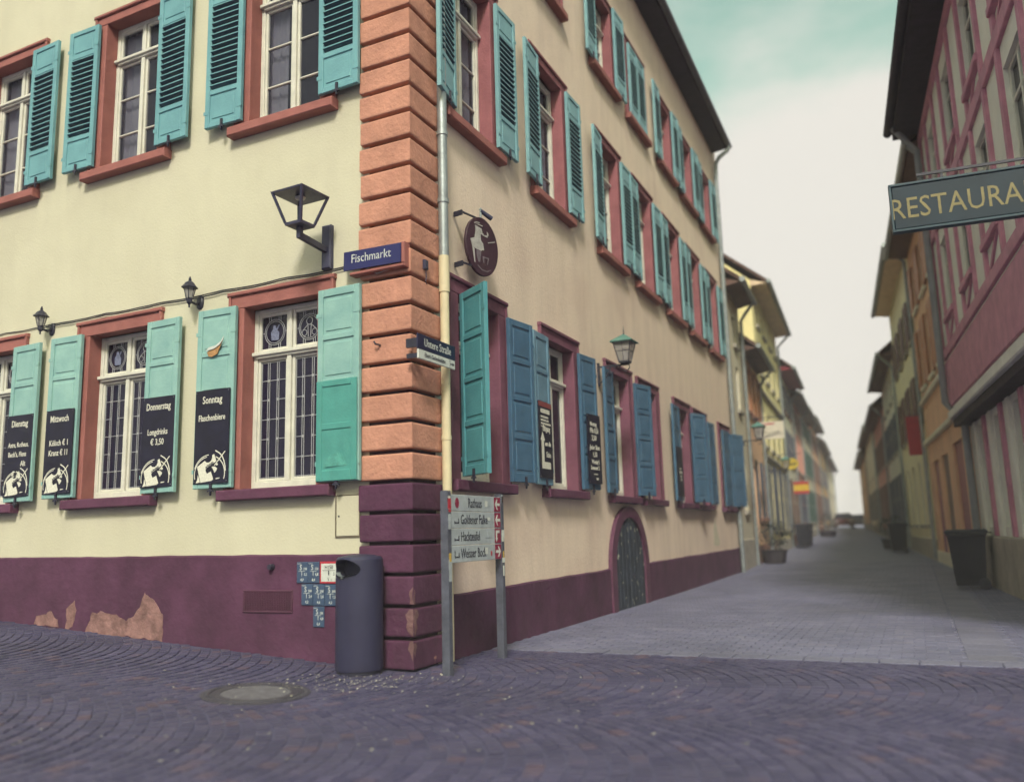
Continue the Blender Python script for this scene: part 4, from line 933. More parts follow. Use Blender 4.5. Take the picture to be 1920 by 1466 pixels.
plate(1.158, .712, .128, .19, 'blue', 'blue water plate S 150 with 4,9, leftmost in the top row', ('S', '150', '5,2', '4,9'))
plate(1.027, .712, .128, .19, 'blue', 'blue water plate S 150 with 4,4 beside the red framed hydrant plate', ('S', '150', '6,8', '4,4'))
plate(.852, .708, .212, .195, 'red', 'white hydrant plate H150 with red frame beside the litter bin', None)
plate(1.100, .515, .130, .19, 'blue', 'blue water plate S 200 with 2,4, leftmost in the middle row', ('S', '200', '2,4', '4,2'))
plate(.966, .513, .130, .19, 'blue', 'blue water plate S 200 with 2,0 in the centre of the middle row', ('S', '200', '2,0', '4,6'))
plate(.832, .511, .130, .19, 'blue', 'blue water plate S 200 with 1,3 nearest the litter bin', ('S', '200', '1,3', '4,3'))
plate(.966, .325, .125, .182, 'blue', 'single blue water plate S 100 hanging lowest of all', ('S', '100', '4,8', '5,3'))

# ------------------------------------------------------------------ litter bin
bn = thing('litter_bin', 'dark grey cylindrical litter bin standing against the corner', 'litter bin', (-1.345, 7.42, ground_z(-1.345, 7.42)))
R_, H_ = .20, .965
sh = MB(); sh.lathe([(R_ * .985, .03), (R_, .05), (R_, .90), (R_ * .985, .935), (R_ * .9, .955), (R_ * .5, .972), (.01, .976)], 64)
me = sh.mesh('body', BINGREY, 30); body = link('body', me, bn)
ct = MB(); n = 40; ca = radians(232)
dirc = Vector((cos(ca), sin(ca), 0)); tan = Vector((-sin(ca), cos(ca), 0))
ct.stack([[tuple(dirc * rr + tan * .155 * cos(2 * pi * j / n) + Vector((0, 0, .855 + .085 * sin(2 * pi * j / n)))) for j in range(n)] for rr in (.04, .35)])
cut = ob('cut', ct, BINGREY, bn); 
bpy.context.view_layer.update()
sm_ = body.modifiers.new('b', 'BOOLEAN'); sm_.operation = 'DIFFERENCE'; sm_.object = cut; sm_.solver = 'EXACT'
dg = bpy.context.evaluated_depsgraph_get(); nm_ = D.meshes.new_from_object(body.evaluated_get(dg)); body.modifiers.clear(); body.data = nm_
D.objects.remove(cut)
nm_.polygons.foreach_set('use_smooth', [True] * len(nm_.polygons)); nm_.set_sharp_from_angle(angle=radians(30))
li = MB(); li.lathe([(R_ * .9, .05), (R_ * .9, .80), (R_ * .84, .80), (R_ * .84, .1)], 40); ob('liner', li, IRON, bn, smooth=40)
ft = MB(); ft.lathe([(R_ * .93, -.03), (R_ * .93, .035)], 40); ob('foot_ring', ft, IRON, bn, smooth=40)
tr = MB(); n = 16
for i in range(n):
    a0, a1 = ca - .75 + 1.5 * i / n, ca - .75 + 1.5 * (i + 1) / n; zz = lambda a: .800 + .03 * abs((a - ca) / .75) ** 2
    q0, q1 = [(r * cos(a), r * sin(a), zz(a)) for a in (a0, a1) for r in (R_ * .80, R_ * .985)][0:2], [(r * cos(a1), r * sin(a1), zz(a1)) for r in (R_ * .80, R_ * .985)]
    tr.add([q0[0], q0[1], q1[1], q1[0]], [(0, 1, 2, 3)])
ob('ash_tray', tr, STEEL, bn, recalc=False)
lk = MB(); lk.cone((dirc * (R_ + .002)) + Vector((0, 0, .79)), (dirc * (R_ - .02)) + Vector((0, 0, .79)), .008, .008, 10); ob('lock', lk, STEEL, bn)

# ------------------------------------------------------------------ signpost with four direction panels
pa, pb = Vector((-.585, 7.24, 0)), Vector((-.155, 8.165, 0)); dv = (pb - pa).normalized(); rzp = atan2(dv.y, dv.x); ln = (pb - pa).length
t = thing('signpost', 'grey two-legged signpost with four direction panels at the corner', 'signpost', (pa.x, pa.y, ground_z(pa.x, pa.y)), rzp)
zp = 1.50
for nm, x in (('post', 0), ('post', ln)):
    p = MB(); p.bbox(x - .034, x + .034, -.034, .034, -.1, zp, .006); p.box(x - .03, x + .03, -.03, .03, zp, zp + .006); o = ob(nm, p, GREYPOST, t)
    st = MB(); rnd = random.Random(int(x * 10) + 2); stm = []
    cols = [SIGNWHITE, mat('sticker_black', (.03, .03, .04), .4), mat('sticker_yellow', (.6, .4, .08), .4), RED, SIGNGREY]
    for k in range(12 if x == 0 else 7):
        zz = rnd.uniform(.78, 1.46); w_ = rnd.uniform(.012, .028); h_ = rnd.uniform(.02, .05); xo = rnd.uniform(-.006, .006)
        s_ = MB(); s_.box(x + xo - w_, x + xo + w_, -.0352 - k * .0003, -.0342, zz - h_, zz + h_); ob('sticker', s_, cols[rnd.randrange(5)], o)
txt = [('Rathaus', .13), ('Goldener Falke', .14), ('Hackteufel', .14), ('Weisser Bock', .145)]
arrow = {0: [(.0, 0), (.05, .045), (.05, .015), (.06, .0), (.05, -.015), (.05, -.045)], }
zb = 1.475
for i, (s_, hh) in enumerate(txt):
    z1_ = zb - i * .144; z0_ = z1_ - .140
    p = MB(); p.bbox(.036, ln - .036, -.030, -.010, z0_, z1_, .003); o = ob('direction_panel', p, SIGNGREY, t)
    o['label'] = 'grey panel pointing to ' + s_
    rr = MB(); rr.box(ln - .165, ln - .038, -.0315, -.0295, z0_ + .004, z1_ - .004); ob('arrow_field', rr, MAROON, o)
    cx, cz = ln - .10, (z0_ + z1_) / 2; am = MB()
    if i == 2: am.prism([(cx - .045, cz + .05), (cx + .035, cz + .05), (cx + .035, cz + .025), (cx - .018, cz + .025), (cx - .018, cz - .02), (cx - .005, cz - .02), (cx - .03, cz - .055), (cx - .055, cz - .02), (cx - .045, cz - .02)], -.0332, -.0314)
    else:
        sg = -1 if i < 2 else 1
        am.prism([(cx + sg * a, cz + b) for a, b in ((.05, .0), (.01, .05), (-.005, .05), (.015, .012), (-.05, .012), (-.05, -.012), (.015, -.012), (-.005, -.05), (.01, -.05))], -.0332, -.0314)
    ob('arrow', am, SIGNWHITE, o)
    ob('lettering', text_mb([(s_, .20 if i else .34, z0_ + .034, .118, 'LEFT', .70, 0, .0)], y=-.0318), BOARD, o)
    ic = MB()
    if i == 0: n = 16; ic.prism([(.14 + .035 * cos(2 * pi * j / n), cz + .045 * sin(2 * pi * j / n)) for j in range(n)], -.0322, -.0302)
    else:
        ic.box(.09, .17, -.0322, -.0302, cz - .03, cz - .02); ic.box(.16, .168, -.0324, -.0302, cz - .035, cz + .01); ic.box(.09, .098, -.0324, -.0302, cz - .035, cz + (.03 if i == 3 else -.01)); 
    ob('pictogram', ic, MAROON if i == 0 else BOARD, o)
    rnd = random.Random(i + 11)
    for k in range(2):
        s2 = MB(); x_ = rnd.uniform(.66, .82); zz = rnd.uniform(z0_ + .04, z1_ - .04); w_, h_ = rnd.uniform(.01, .035), rnd.uniform(.012, .03); s2.box(x_ - w_, x_ + w_, -.0335 - k * .0002, -.0320, zz - h_, zz + h_); ob('sticker', s2, [SIGNWHITE, SIGNGREY, SIGNWHITE, RED][rnd.randrange(4)], o)

# ------------------------------------------------------------------ manhole cover
mh = thing('manhole_cover', 'round iron manhole cover with pale concrete infill in the paving', 'manhole cover', (manc.x, manc.y, ground_z(manc.x, manc.y)))
mh.rotation_euler = (math.atan((ground_z(manc.x, manc.y + .3) - ground_z(manc.x, manc.y - .3)) / .6), -math.atan((ground_z(manc.x + .3, manc.y) - ground_z(manc.x - .3, manc.y)) / .6), 0)
r1 = MB(); prof = [(.39, -.03), (.39, .006), (.375, .010), (.335, .010), (.33, .003), (.32, .003), (.315, .011), (.255, .011), (.25, .004), (.25, -.03)]
n = 64; r1.add([(r * cos(2 * pi * j / n), r * sin(2 * pi * j / n), z_) for r, z_ in prof for j in range(n)], [(i * n + j, i * n + (j + 1) % n, (i + 1) * n + (j + 1) % n, (i + 1) * n + j) for i in range(len(prof) - 1) for j in range(n)])
cr_ = MB(); cr_.add([(r * cos(2 * pi * j / n), r * sin(2 * pi * j / n), .0005) for r in (.385, .50) for j in range(n)], [(j, n + j, n + (j + 1) % n, (j + 1) % n) for j in range(n)]); ob('mortar_collar', cr_, SETT, mh, recalc=False)
ob('iron_ring', r1, CASTIRON, mh, recalc=False, smooth=30)
stg = MB()
for j in range(48):
    a = 2 * pi * j / 48; stg.cone((.355 * cos(a), .355 * sin(a), .008), (.355 * cos(a), .355 * sin(a), .014), .012, .009, 6)
ob('ring_stud', stg, CASTIRON, mh)['kind'] = 'stuff'
ci = MB(); ci.lathe([(.25, -.02), (.25, .006), (.24, .009), (.01, .010)], 48); ob('concrete_infill', ci, mat('dark_concrete', (.15, .14, .165), .9, .2, 18, .5, 120, .15), mh)
# scattered petals and litter
lt = MB(); rnd = random.Random(5)
for k in range(420):
    if k < 260: x, y = -1.25 + rnd.gauss(0, .38), 6.95 + rnd.gauss(0, .22)
    else: x, y = rnd.uniform(-3, 1.4), rnd.uniform(4.6, 7.3)
    q = Vector((x, y, 0)) - C0
    if q.dot(nL) < .08 and q.dot(nR) < .08 or (Vector((x, y, 0)) - Vector((-1.345, 7.42, 0))).length < .23: continue
    z_ = ground_z(x, y) + .015; a = rnd.uniform(0, pi); l, w_ = rnd.uniform(.004, .014), rnd.uniform(.003, .007); c_, s_ = cos(a), sin(a); tl = rnd.uniform(-.004, .004)
    lt.add([(x + c_ * l, y + s_ * l, z_ + tl), (x - s_ * w_, y + c_ * w_, z_ + .003), (x - c_ * l, y - s_ * l, z_ - tl), (x + s_ * w_, y - c_ * w_, z_)], [(0, 1, 2, 3)])
o = ob('fallen_petals', lt, mat('pale_petals', (.62, .58, .48), .8, .3, 50), recalc=False); tag(o, 'pale scattered petals and litter on the paving by the bin', 'litter', kind='stuff')
# ------------------------------------------------------------------ houses along the street
WINC = {}
def small_window(w, h):
    k = (round(w, 2), round(h, 2))
    if k not in WINC:
        f = MB(); t_ = .05
        f.bbox(-w / 2, -w / 2 + t_, .05, .11, 0, h); f.bbox(w / 2 - t_, w / 2, .05, .11, 0, h); f.bbox(-w / 2 + t_, w / 2 - t_, .052, .11, h - t_, h); f.bbox(-w / 2 + t_, w / 2 - t_, .052, .11, 0, t_)
        f.bbox(-.03, .03, .045, .11, t_, h - t_); f.bbox(-w / 2 + t_, w / 2 - t_, .055, .11, h * .68, h * .68 + .05)
        ps = []
        for a, b in ((-w / 2 + t_, -.03), (.03, w / 2 - t_)):
            for c, d in ((t_, h * .68), (h * .68 + .05, h - t_)): ps.append(('pane', MB().box(a, b, .085, .09, c, d).mesh('pane', PANE_D)))
        s_ = MB().bbox(-w / 2 - .1, w / 2 + .1, -.08, .05, -.1, 0, .01)
        WINC[k] = (f.mesh('window', WHITE), ps, s_)
    return WINC[k]
def leaf_mesh(w, h, m):
    b = MB(); b.bbox(-w / 2, w / 2, -.02, .015, 0, h, .004)
    for i in range(2): b.bbox(-w / 2 + .06, w / 2 - .06, -.032, -.0201, .08 + i * h / 2, h / 2 - .06 + i * h / 2, .01)
    return b.mesh('shutter', m)
def row_house(F, t0, t1, eave, label, wallm, roofm, soffm, floors, over=.45, depth=9, plinth=.5, trim=None, gutter=True, pitch=.85, chim=1, rz_flip=False, group='houses along the street', doors=(), cornice=None, zg=None):
    """floors: (sill z, height, window width, [x positions 0..1], shutter material or None)"""
    L = t1 - t0; x0 = t0 if not rz_flip else -t1
    p = F.at(x0, 0); p.z = ground_z(p.x, p.y) if zg is None else zg
    h = thing('town_house', label, 'house', p, F.rz, group)
    holes = []; wins = []
    for (z_, hh, ww, xs, shm) in floors:
        for fx in xs: holes.append((fx * L - ww / 2, fx * L + ww / 2, z_, z_ + hh)); wins.append((fx * L, z_, ww, hh, shm))
    for (fx, ww, hh, dm) in doors: holes.append((fx * L - ww / 2, fx * L + ww / 2, .0, hh))
    w = wall_mb(.0, L - .004, eave, eave, -1, eave, holes, .14, depth)
    w.add([(0, 0, eave), (0, depth, eave), (0, depth / 2, eave + depth / 2 * pitch)], [(0, 1, 2)]); w.add([(L - .004, 0, eave), (L - .004, depth, eave), (L - .004, depth / 2, eave + depth / 2 * pitch)], [(0, 2, 1)])
    ob('wall', w, wallm, h, recalc=False)
    pl = MB().bbox(.002, L - .006, -.04, .0, -.6, plinth, .012); ob('plinth', pl, trim or CONCRETE, h)
    r = MB(); e2 = eave - over * pitch * .35
    th = .12
    for s_ in (0, 1):
        ya, za = (-over, e2) if s_ == 0 else (depth + over, e2); yb, zb_ = depth / 2, eave + depth / 2 * pitch + .1
        r.add([(-.06, ya, za), (L + .03, ya, za), (L + .03, yb, zb_), (-.06, yb, zb_), (-.06, ya, za + th), (L + .03, ya, za + th), (L + .03, yb, zb_ + th), (-.06, yb, zb_ + th)], [(0, 1, 2, 3), (4, 7, 6, 5), (0, 4, 5, 1), (1, 5, 6, 2), (2, 6, 7, 3), (3, 7, 4, 0)])
    ro = ob('roof', r, roofm, h)
    s_ = MB(); s_.add([(-.03, -over + .02, e2 - .01), (L, -over + .02, e2 - .01), (L, -.004, eave - .22), (-.03, -.004, eave - .22), (-.03, -.004, eave), (L, -.004, eave)], [(0, 1, 2, 3), (3, 2, 5, 4), (0, 3, 4), (1, 5, 2), (0, 4, 5, 1)]); ob('soffit', s_, soffm, ro)
    if gutter:
        g = MB(); g.cone((-.1, -over - .06, e2 + .03), (L + .04, -over - .06, e2 + .03), .075, .075, 8); g.sweep([(L - .12, -over - .03, e2), (L - .12, -over * .5, e2 - .3), (L - .12, -.08, e2 - .5), (L - .12, -.08, 0)], .05, 8); ob('gutter', g, STEEL, ro)
    for k in range(chim):
        c = MB(); cx = L * (.3 + .4 * k); c.box(cx - .3, cx + .3, depth / 2 - .9, depth / 2 - .4, eave + 2, eave + depth / 2 * pitch + .7); ob('chimney', c, mat('chimney_brick', (.30, .17, .13), .85, .2, 5), ro)
    sl_ = {}
    for (x, z_, ww, hh, shm) in wins:
        fm, ps, sm_ = small_window(ww, hh)
        o = link('window', fm, h, (x, 0, z_))
        for nm, mm in ps: link(nm, mm, o)
        key = (trim or CONCRETE).name
        if (key, ww) not in sl_: sl_[(key, ww)] = sm_.mesh('sill', trim or CONCRETE)
        link('sill', sl_[(key, ww)], o)
        if shm:
            lw = ww * .5
            if (shm.name, lw, hh) not in sl_: sl_[(shm.name, lw, hh)] = leaf_mesh(lw, hh + .02, shm)
            for sd in (-1, 1): link('shutter', sl_[(shm.name, lw, hh)], h, (x + sd * (ww / 2 + lw / 2 + .03), -.04, z_ - .01), sd * -.06)
    for (fx, ww, hh, dm) in doors:
        d = MB(); d.bbox(fx * L - ww / 2, fx * L + ww / 2, .06, .12, -.2, hh); do = ob('door', d, dm, h)
        for a, b in ((.15, .45), (.52, .92)): ob('door_panel', MB().bbox(fx * L - ww / 2 + .12, fx * L + ww / 2 - .12, .045, .06, hh * a, hh * b, .012), dm, do)
    if cornice:
        for z_ in cornice: ob('cornice', MB().bbox(-.02, L - .0, -.10, .0, z_, z_ + .14, .03), trim or CONCRETE, h)
    h['_L'] = L
    del h['_L']
    return h
GREYCREAM = mat('grey_cream_plaster', (.66, .60, .46), .9, .1, 1, .3, 20, .15, streak=.2)
PEACH = mat('peach_plaster', (.80, .52, .34), .9, .1, 1, .3, 20, .15, streak=.15)
YELLOW = mat('yellow_plaster', (.86, .76, .40), .9, .08, 1, .3, 20, .15, streak=.12)
PALE = mat('pale_plaster', (.85, .80, .64), .9, .08, 1, .3, 20, .15, streak=.12)
ROSE = mat('rose_plaster', (.72, .36, .29), .9, .1, 1, .3, 20, .15, streak=.12)
OCHRE = mat('ochre_plaster', (.80, .56, .30), .9, .1, 1, .3, 20, .15, streak=.12)
ORANGE = mat('orange_plaster', (.88, .55, .36), .9, .1, 1, .3, 20, .15, streak=.12)
SLATE = mat('slate_shutter', (.10, .11, .15), .5, .1, 5); ORSH = mat('orange_shutter', (.50, .22, .12), .5, .1, 5); DKGREEN = mat('dark_green_shutter', (.05, .10, .09), .5, .1, 5); BRSH = mat('brown_shutter', (.16, .09, .08), .5, .1, 5)
BROWNSOF = mat('brown_boards', (.17, .10, .085), .7, .15, 4); PEACHSOF = mat('peach_boards', (.80, .60, .42), .7, .12, 4); REDSOF = mat('red_boards', (.36, .05, .07), .6, .12, 4)
SANDT = mat('pale_sandstone', (.42, .38, .32), .85, .15, 3, .3, 25, .2); REDST = mat('red_sandstone', (.34, .17, .13), .85, .15, 3, .3, 25, .2)
TILE2 = mat('old_roof_tile', (.14, .085, .075), .8, .3, 3, .5, 12, .2)
row_house(FS, .02, 2.6, 7.55, 'narrow grey cream house with brown eaves right behind the corner house', GREYCREAM, TILE2, BROWNSOF, [(1.5, 1.3, .7, [.55], None), (4.2, 1.2, .6, [.55], None), (6.0, .8, .6, [.55], None)], .42, trim=SANDT, plinth=.75)
row_house(FS, 2.6, 6.7, 6.25, 'low peach house with orange upper shutters and round gutter', PEACH, TILE2, BROWNSOF, [(1.3, 1.7, .8, [.55, .85], SLATE), (4.4, 1.4, .75, [.2, .52, .84], ORSH)], .45, trim=REDST, doors=[(.22, 1.0, 2.8, BRSH)])
row_house(FS, 6.7, 15.5, 9.25, 'tall yellow house with peach soffit rising over its neighbours', YELLOW, TILE2, PEACHSOF, [(.9, 2.2, .9, [.25, .5, .72, .9], SLATE), (3.7, 1.3, .8, [.15, .38, .62, .86], None), (6.2, 1.2, .8, [.15, .38, .62, .86], None), (7.9, .7, .7, [.15, .38, .62, .86], None)], .55, trim=SANDT, cornice=[5.45, 3.25])
row_house(FS, 15.5, 21.5, 7.7, 'cream house with deep red soffit and slate grey shutters', PALE, TILE2, REDSOF, [(.9, 2.0, .9, [.2, .5, .8], BRSH), (3.6, 1.5, .85, [.2, .5, .8], SLATE), (5.9, 1.2, .85, [.2, .5, .8], SLATE)], .6, trim=REDST)
row_house(FS, 21.5, 28, 7.3, 'rose red house beyond the red and yellow sign', ROSE, TILE2, BROWNSOF, [(.9, 1.9, .9, [.2, .5, .8], SLATE), (3.5, 1.5, .85, [.2, .5, .8], ROSE), (5.6, 1.1, .85, [.2, .5, .8], BRSH)], .5, trim=SANDT)
row_house(FS, 28, 37, 7.4, 'pale cream house with dark green shutters halfway down the left row', PALE, TILE2, BROWNSOF, [(.9, 1.9, .9, [.15, .4, .65, .88], DKGREEN), (3.6, 1.5, .85, [.15, .4, .65, .88], DKGREEN), (5.8, 1.1, .85, [.15, .4, .65, .88], DKGREEN)], .5, trim=SANDT)
row_house(FS, 37, 48, 7.8, 'orange house with brown shutters far down the left row', ORANGE, TILE2, BROWNSOF, [(.9, 1.9, .9, [.15, .4, .65, .88], BRSH), (3.6, 1.5, .85, [.15, .4, .65, .88], BRSH), (5.8, 1.1, .85, [.15, .4, .65, .88], BRSH)], .5, trim=REDST)
row_house(FS, 48, 62, 7.0, 'ochre house with slate shutters near the end of the left row', OCHRE, TILE2, BROWNSOF, [(.9, 1.9, .9, [.12, .36, .6, .85], SLATE), (3.6, 1.5, .85, [.12, .36, .6, .85], SLATE)], .5, trim=SANDT)
row_house(FS, 62, 84, 6.6, 'pale house closing the left row in the distance', PALE, TILE2, BROWNSOF, [(1.0, 1.9, .9, [.1, .3, .5, .7, .9], None), (3.6, 1.5, .85, [.1, .3, .5, .7, .9], None)], .5, trim=SANDT)
# right row, x runs back towards the camera
def rrow(t0, t1, *a, **k): return row_house(FRT, t0, t1, *a, rz_flip=True, group='houses on the right side of the street', **k)
rrow(3.0, 11, 8.7, 'orange house with dark red ground floor beside the timbered restaurant', ORANGE, TILE2, BROWNSOF, [(4.6, 1.6, .9, [.15, .4, .65, .88], ORSH), (6.7, 1.3, .9, [.15, .4, .65, .88], ORSH)], .5, trim=PALE, cornice=[3.1, 4.2], plinth=.3, doors=[(.2, 1.3, 2.6, MAROON), (.45, 1.3, 2.6, BRSH), (.75, 1.5, 2.7, MAROON)])
rrow(11, 20, 9.0, 'pale yellow house behind the orange one on the right', mat('primrose_plaster', (.88, .80, .55), .9, .06, 1), TILE2, PEACHSOF, [(.9, 1.9, .9, [.15, .4, .65, .88], None), (3.7, 1.5, .85, [.15, .4, .65, .88], BRSH), (6.2, 1.3, .85, [.15, .4, .65, .88], BRSH)], .5, trim=SANDT)
rrow(20, 30, 7.4, 'cream house behind the red hanging sign on the right', PALE, TILE2, BROWNSOF, [(.9, 1.9, .9, [.15, .4, .65, .88], SLATE), (3.7, 1.5, .85, [.15, .4, .65, .88], SLATE), (5.8, 1.0, .85, [.15, .4, .65, .88], None)], .5, trim=SANDT)
rrow(30, 42, 6.6, 'rose house with brown shutters on the right', ROSE, TILE2, BROWNSOF, [(.9, 1.9, .9, [.15, .4, .65, .88], BRSH), (3.7, 1.5, .85, [.15, .4, .65, .88], BRSH)], .5, trim=SANDT)
rrow(42, 60, 6.8, 'pale cream house far down the right row', PALE, TILE2, BROWNSOF, [(.9, 1.9, .9, [.15, .4, .65, .88], SLATE), (3.7, 1.5, .85, [.15, .4, .65, .88], None)], .5, trim=SANDT)
rrow(60, 84, 6.4, 'peach house closing the right row in the distance', PEACH, TILE2, BROWNSOF, [(.9, 1.9, .9, [.1, .3, .5, .7, .9], None), (3.7, 1.5, .85, [.1, .3, .5, .7, .9], None)], .5, trim=SANDT)
# ------------------------------------------------------------------ timbered restaurant on the right
TIMB = mat('red_timber', (.60, .26, .36), .65, .15, 4, .2, 20, .3); INFILL = mat('white_infill', (.86, .84, .76), .9, .08, 2, .2, 20, .15)
rp0 = FRT.at(-3.0, 0); Lr = 9.5; ev = 9.0
rh = thing('timbered_house', 'half-timbered restaurant with red posts and white panels at the right edge', 'house', rp0, FRT.rz, 'houses on the right side of the street')
jet = .28
wz = [(4.75, 1.35), (6.9, 1.3)]; wx = [1.55, 3.75, 5.95, 8.1]
gfx = [1.3, 2.9, 4.5, 6.1, 7.7]
ob('lower_wall', wall_mb(0, Lr, 3.05, 3.05, -1, 3.05, [(x - .3, x + .3, 1.0, 2.75) for x in gfx], .2, 9), INFILL, rh, recalc=False)
up = wall_mb(0, Lr, ev, ev, 3.1, ev, [(x - .5, x + .5, z_, z_ + h_) for z_, h_ in wz for x in wx], .2, 9 + jet)
up.add([(0, 0, 3.1), (Lr, 0, 3.1), (Lr, jet + .3, 3.1), (0, jet + .3, 3.1)], [(0, 3, 2, 1)]); uw = ob('upper_wall', up, INFILL, rh, (0, -jet, 0), recalc=False)
ob('plinth', MB().bbox(0, Lr, -.06, 0, -.6, .85, .02), SANDT, rh)
ob('jetty_beam', MB().bbox(-.02, Lr, -jet - .06, -.0, 3.0, 3.16, .02), INFILL, rh)
ob('jetty_shade', MB().bbox(0, Lr, -jet + .02, -.002, 2.86, 3.0, .01), SOFFIT, rh)  # dark strip standing in for the shade under the jetty
ob('fascia_band', MB().bbox(-.01, Lr, -jet - .04, -jet, 3.22, 4.05, .01), TIMB, rh)
ob('rail', MB().bbox(-.01, Lr, -jet - .05, -jet - .0, 4.12, 4.30, .01), TIMB, rh)
ob('rail', MB().bbox(-.01, Lr, -jet - .05, -jet - .0, 6.38, 6.58, .01), TIMB, rh)
ob('rail', MB().bbox(-.01, Lr, -jet - .05, -jet - .0, 8.5, 8.7, .01), TIMB, rh)
for z0_, z1_ in ((4.3, 6.38), (6.58, 8.5)):
    for x in [.09] + [q for w_ in wx for q in (w_ - .60, w_ + .60)] + [Lr - .1]:
        ob('timber_post', MB().bbox(x - .07, x + .07, -jet - .045, -jet, z0_, z1_, .008), TIMB, rh)
    for w_ in wx:
        for a, b in ((z0_, z0_ + .42),):
            ob('timber_brace', MB().prism([(w_ - .5, a), (w_ - .36, a), (w_ + .5, b), (w_ + .36, b)], -jet - .03, -jet), TIMB, rh)
fm, ps, sm_ = small_window(1.0, 1.35); sme = sm_.mesh('sill', TIMB)
for z_, h_ in wz:
    for x in wx:
        o = link('window', fm, rh, (x, -jet, z_), 0, (1, 1, h_ / 1.35))
        for nm, mm in ps: link(nm, mm, o)
        link('sill', sme, o)
fm, ps, sm_ = small_window(.6, 1.75)
for x in gfx:
    o = link('window', fm, rh, (x, .02, 1.0))
    for nm, mm in ps: link(nm, mm, o)
    for sd in (-1, 1): ob('pilaster', MB().bbox(x + sd * .48 - .09, x + sd * .48 + .09, -.05, 0, .86, 2.85, .01), TIMB if sd > 0 else INFILL, rh)
r = MB(); ov_ = .5; pz = ev + 4.6 * .85
for s_ in (0, 1):
    ya, za = (-jet - ov_, ev - .1) if s_ == 0 else (9.5, ev - .1)
    r.add([(-.12, ya, za), (Lr, ya, za), (Lr, 4.5, pz), (-.12, 4.5, pz), (-.12, ya, za + .14), (Lr, ya, za + .14), (Lr, 4.5, pz + .14), (-.12, 4.5, pz + .14)], [(0, 1, 2, 3), (4, 7, 6, 5), (0, 4, 5, 1), (1, 5, 6, 2), (2, 6, 7, 3), (3, 7, 4, 0)])
rro = ob('roof', r, TILE2, rh)
ob('soffit', MB().box(-.10, Lr, -jet - ov_ + .01, -jet - .002, ev - .24, ev - .1), SOFFIT, rro)
g = MB(); g.cone((-.15, -jet - ov_ - .07, ev - .06), (Lr, -jet - ov_ - .07, ev - .06), .085, .085, 10); ob('gutter', g, SOFFIT, rro)
g = MB(); g.sweep([(.2, -jet - ov_, ev - .1), (.3, -jet - ov_ * .6, ev - .45), (.32, -jet - .12, ev - .7), (.32, -jet - .12, 3.3), (.2, -.10, 2.9), (.2, -.10, 0)], .06, 10); ob('downpipe', g, mat('pale_pipe', (.30, .31, .34), .5), rh, smooth=40)

# hanging RESTAURANT sign
rs = thing('restaurant_sign', 'long dark green hanging sign with golden RESTAURANT lettering at the right edge', 'sign', FRT.at(6.45, 3.80, jet), FRT.rz + pi / 2)
ob('board', MB().bbox(-1.43, .0, -.03, .03, 0, .42, .01), mat('dark_green_board', (.008, .022, .038), .45, .15, 4), rs)
fr_ = MB(); fr_.bbox(-1.45, .0, -.04, .04, .42, .445, .005); fr_.bbox(-1.45, .0, -.04, .04, -.025, 0, .005); fr_.bbox(-1.45, -1.43, -.038, .038, 0, .42, .003); ob('frame', fr_, mat('grey_green_frame', (.05, .08, .10), .5), rs)
ob('lettering', text_mb([('RESTAURANT', -.755, .10, .285, 'CENTER', .80, 0, 0)], y=-.0318), mat('dull_gold', (.24, .20, .09), .45, .15, 20), rs)
ob('bracket', MB().box(-1.2, .02, -.012, .012, .50, .525).box(-1.0, -.98, -.008, .008, .44, .50).box(-.2, -.18, -.008, .008, .44, .50), IRON, rs)

# ------------------------------------------------------------------ hanging signs down the left row
def hang(t_, o0, o1, z0, z1, name, label, build):
    s_ = thing('hanging_sign', label, 'sign', FS.at(t_, z0, 0), FS.rz - pi / 2, 'hanging signs along the left row')
    # local x runs out of the wall towards the street
    build(s_, o0, o1, z1 - z0)
    ob('bracket', MB().box(-.02, o1 + .1, -.01, .01, z1 - z0 + .12, z1 - z0 + .14).box(o0 + .1, o0 + .11, -.006, .006, z1 - z0, z1 - z0 + .12).box(o1 - .11, o1 - .1, -.006, .006, z1 - z0, z1 - z0 + .12).sweep([(.0, 0, z1 - z0 - .1), (.1, 0, z1 - z0 - .02), (.22, 0, z1 - z0 + .12)], .008, 6), IRON, s_)
    return s_
def b_gasse(s_, a, b, h):
    ob('board', MB().bbox(a, b, -.012, .012, 0, h, .004), mat('cream_sign', (.66, .60, .50), .5), s_)
    ob('lettering', text_mb([('Gasse', (a + b) / 2 + .04, .09, .24, 'CENTER', .85, -radians(12), -.004)], y=-.0135), BOARD, s_)
    rnd = bars([(h - .09, a + .03, b - .25, .055)]); ob('print', rnd, RED, s_, (0, -.003, 0))
    w_ = MB(); line_poly(w_, a + .15, .03, b - .02, .16, .012, -.0138, -.012); ob('underline', w_, BOARD, s_)
hang(3.2, .22, .98, 3.60, 4.10, 'g', 'cream hanging sign with slanted Gasse script beside the second lantern', b_gasse)
def b_oval(s_, a, b, h):
    n = 28; cx, rx, rz_ = (a + b) / 2, (b - a) / 2, h / 2
    ob('board', MB().prism([(cx + rx * cos(2 * pi * j / n), rz_ + rz_ * sin(2 * pi * j / n)) for j in range(n)], -.02, .02), mat('yellow_sign', (.62, .46, .06), .5), s_)
    ob('lettering', text_mb([('kaiser', cx, rz_ - .06, .20, 'CENTER', .9, 0, .02)], y=-.0215), BOARD, s_)
hang(8.4, .42, .98, 3.02, 3.42, 'k', 'yellow oval hanging sign reading kaiser', b_oval)
def b_flag(s_, a, b, h):
    for k, (c, d, m_) in enumerate(((0, .24, RED), (.24, .76, mat('yellow_stripe', (.68, .46, .05), .5)), (.76, 1, RED))): ob('stripe', MB().bbox(a, b, -.03, .03, c * h, d * h, .002), m_, s_)
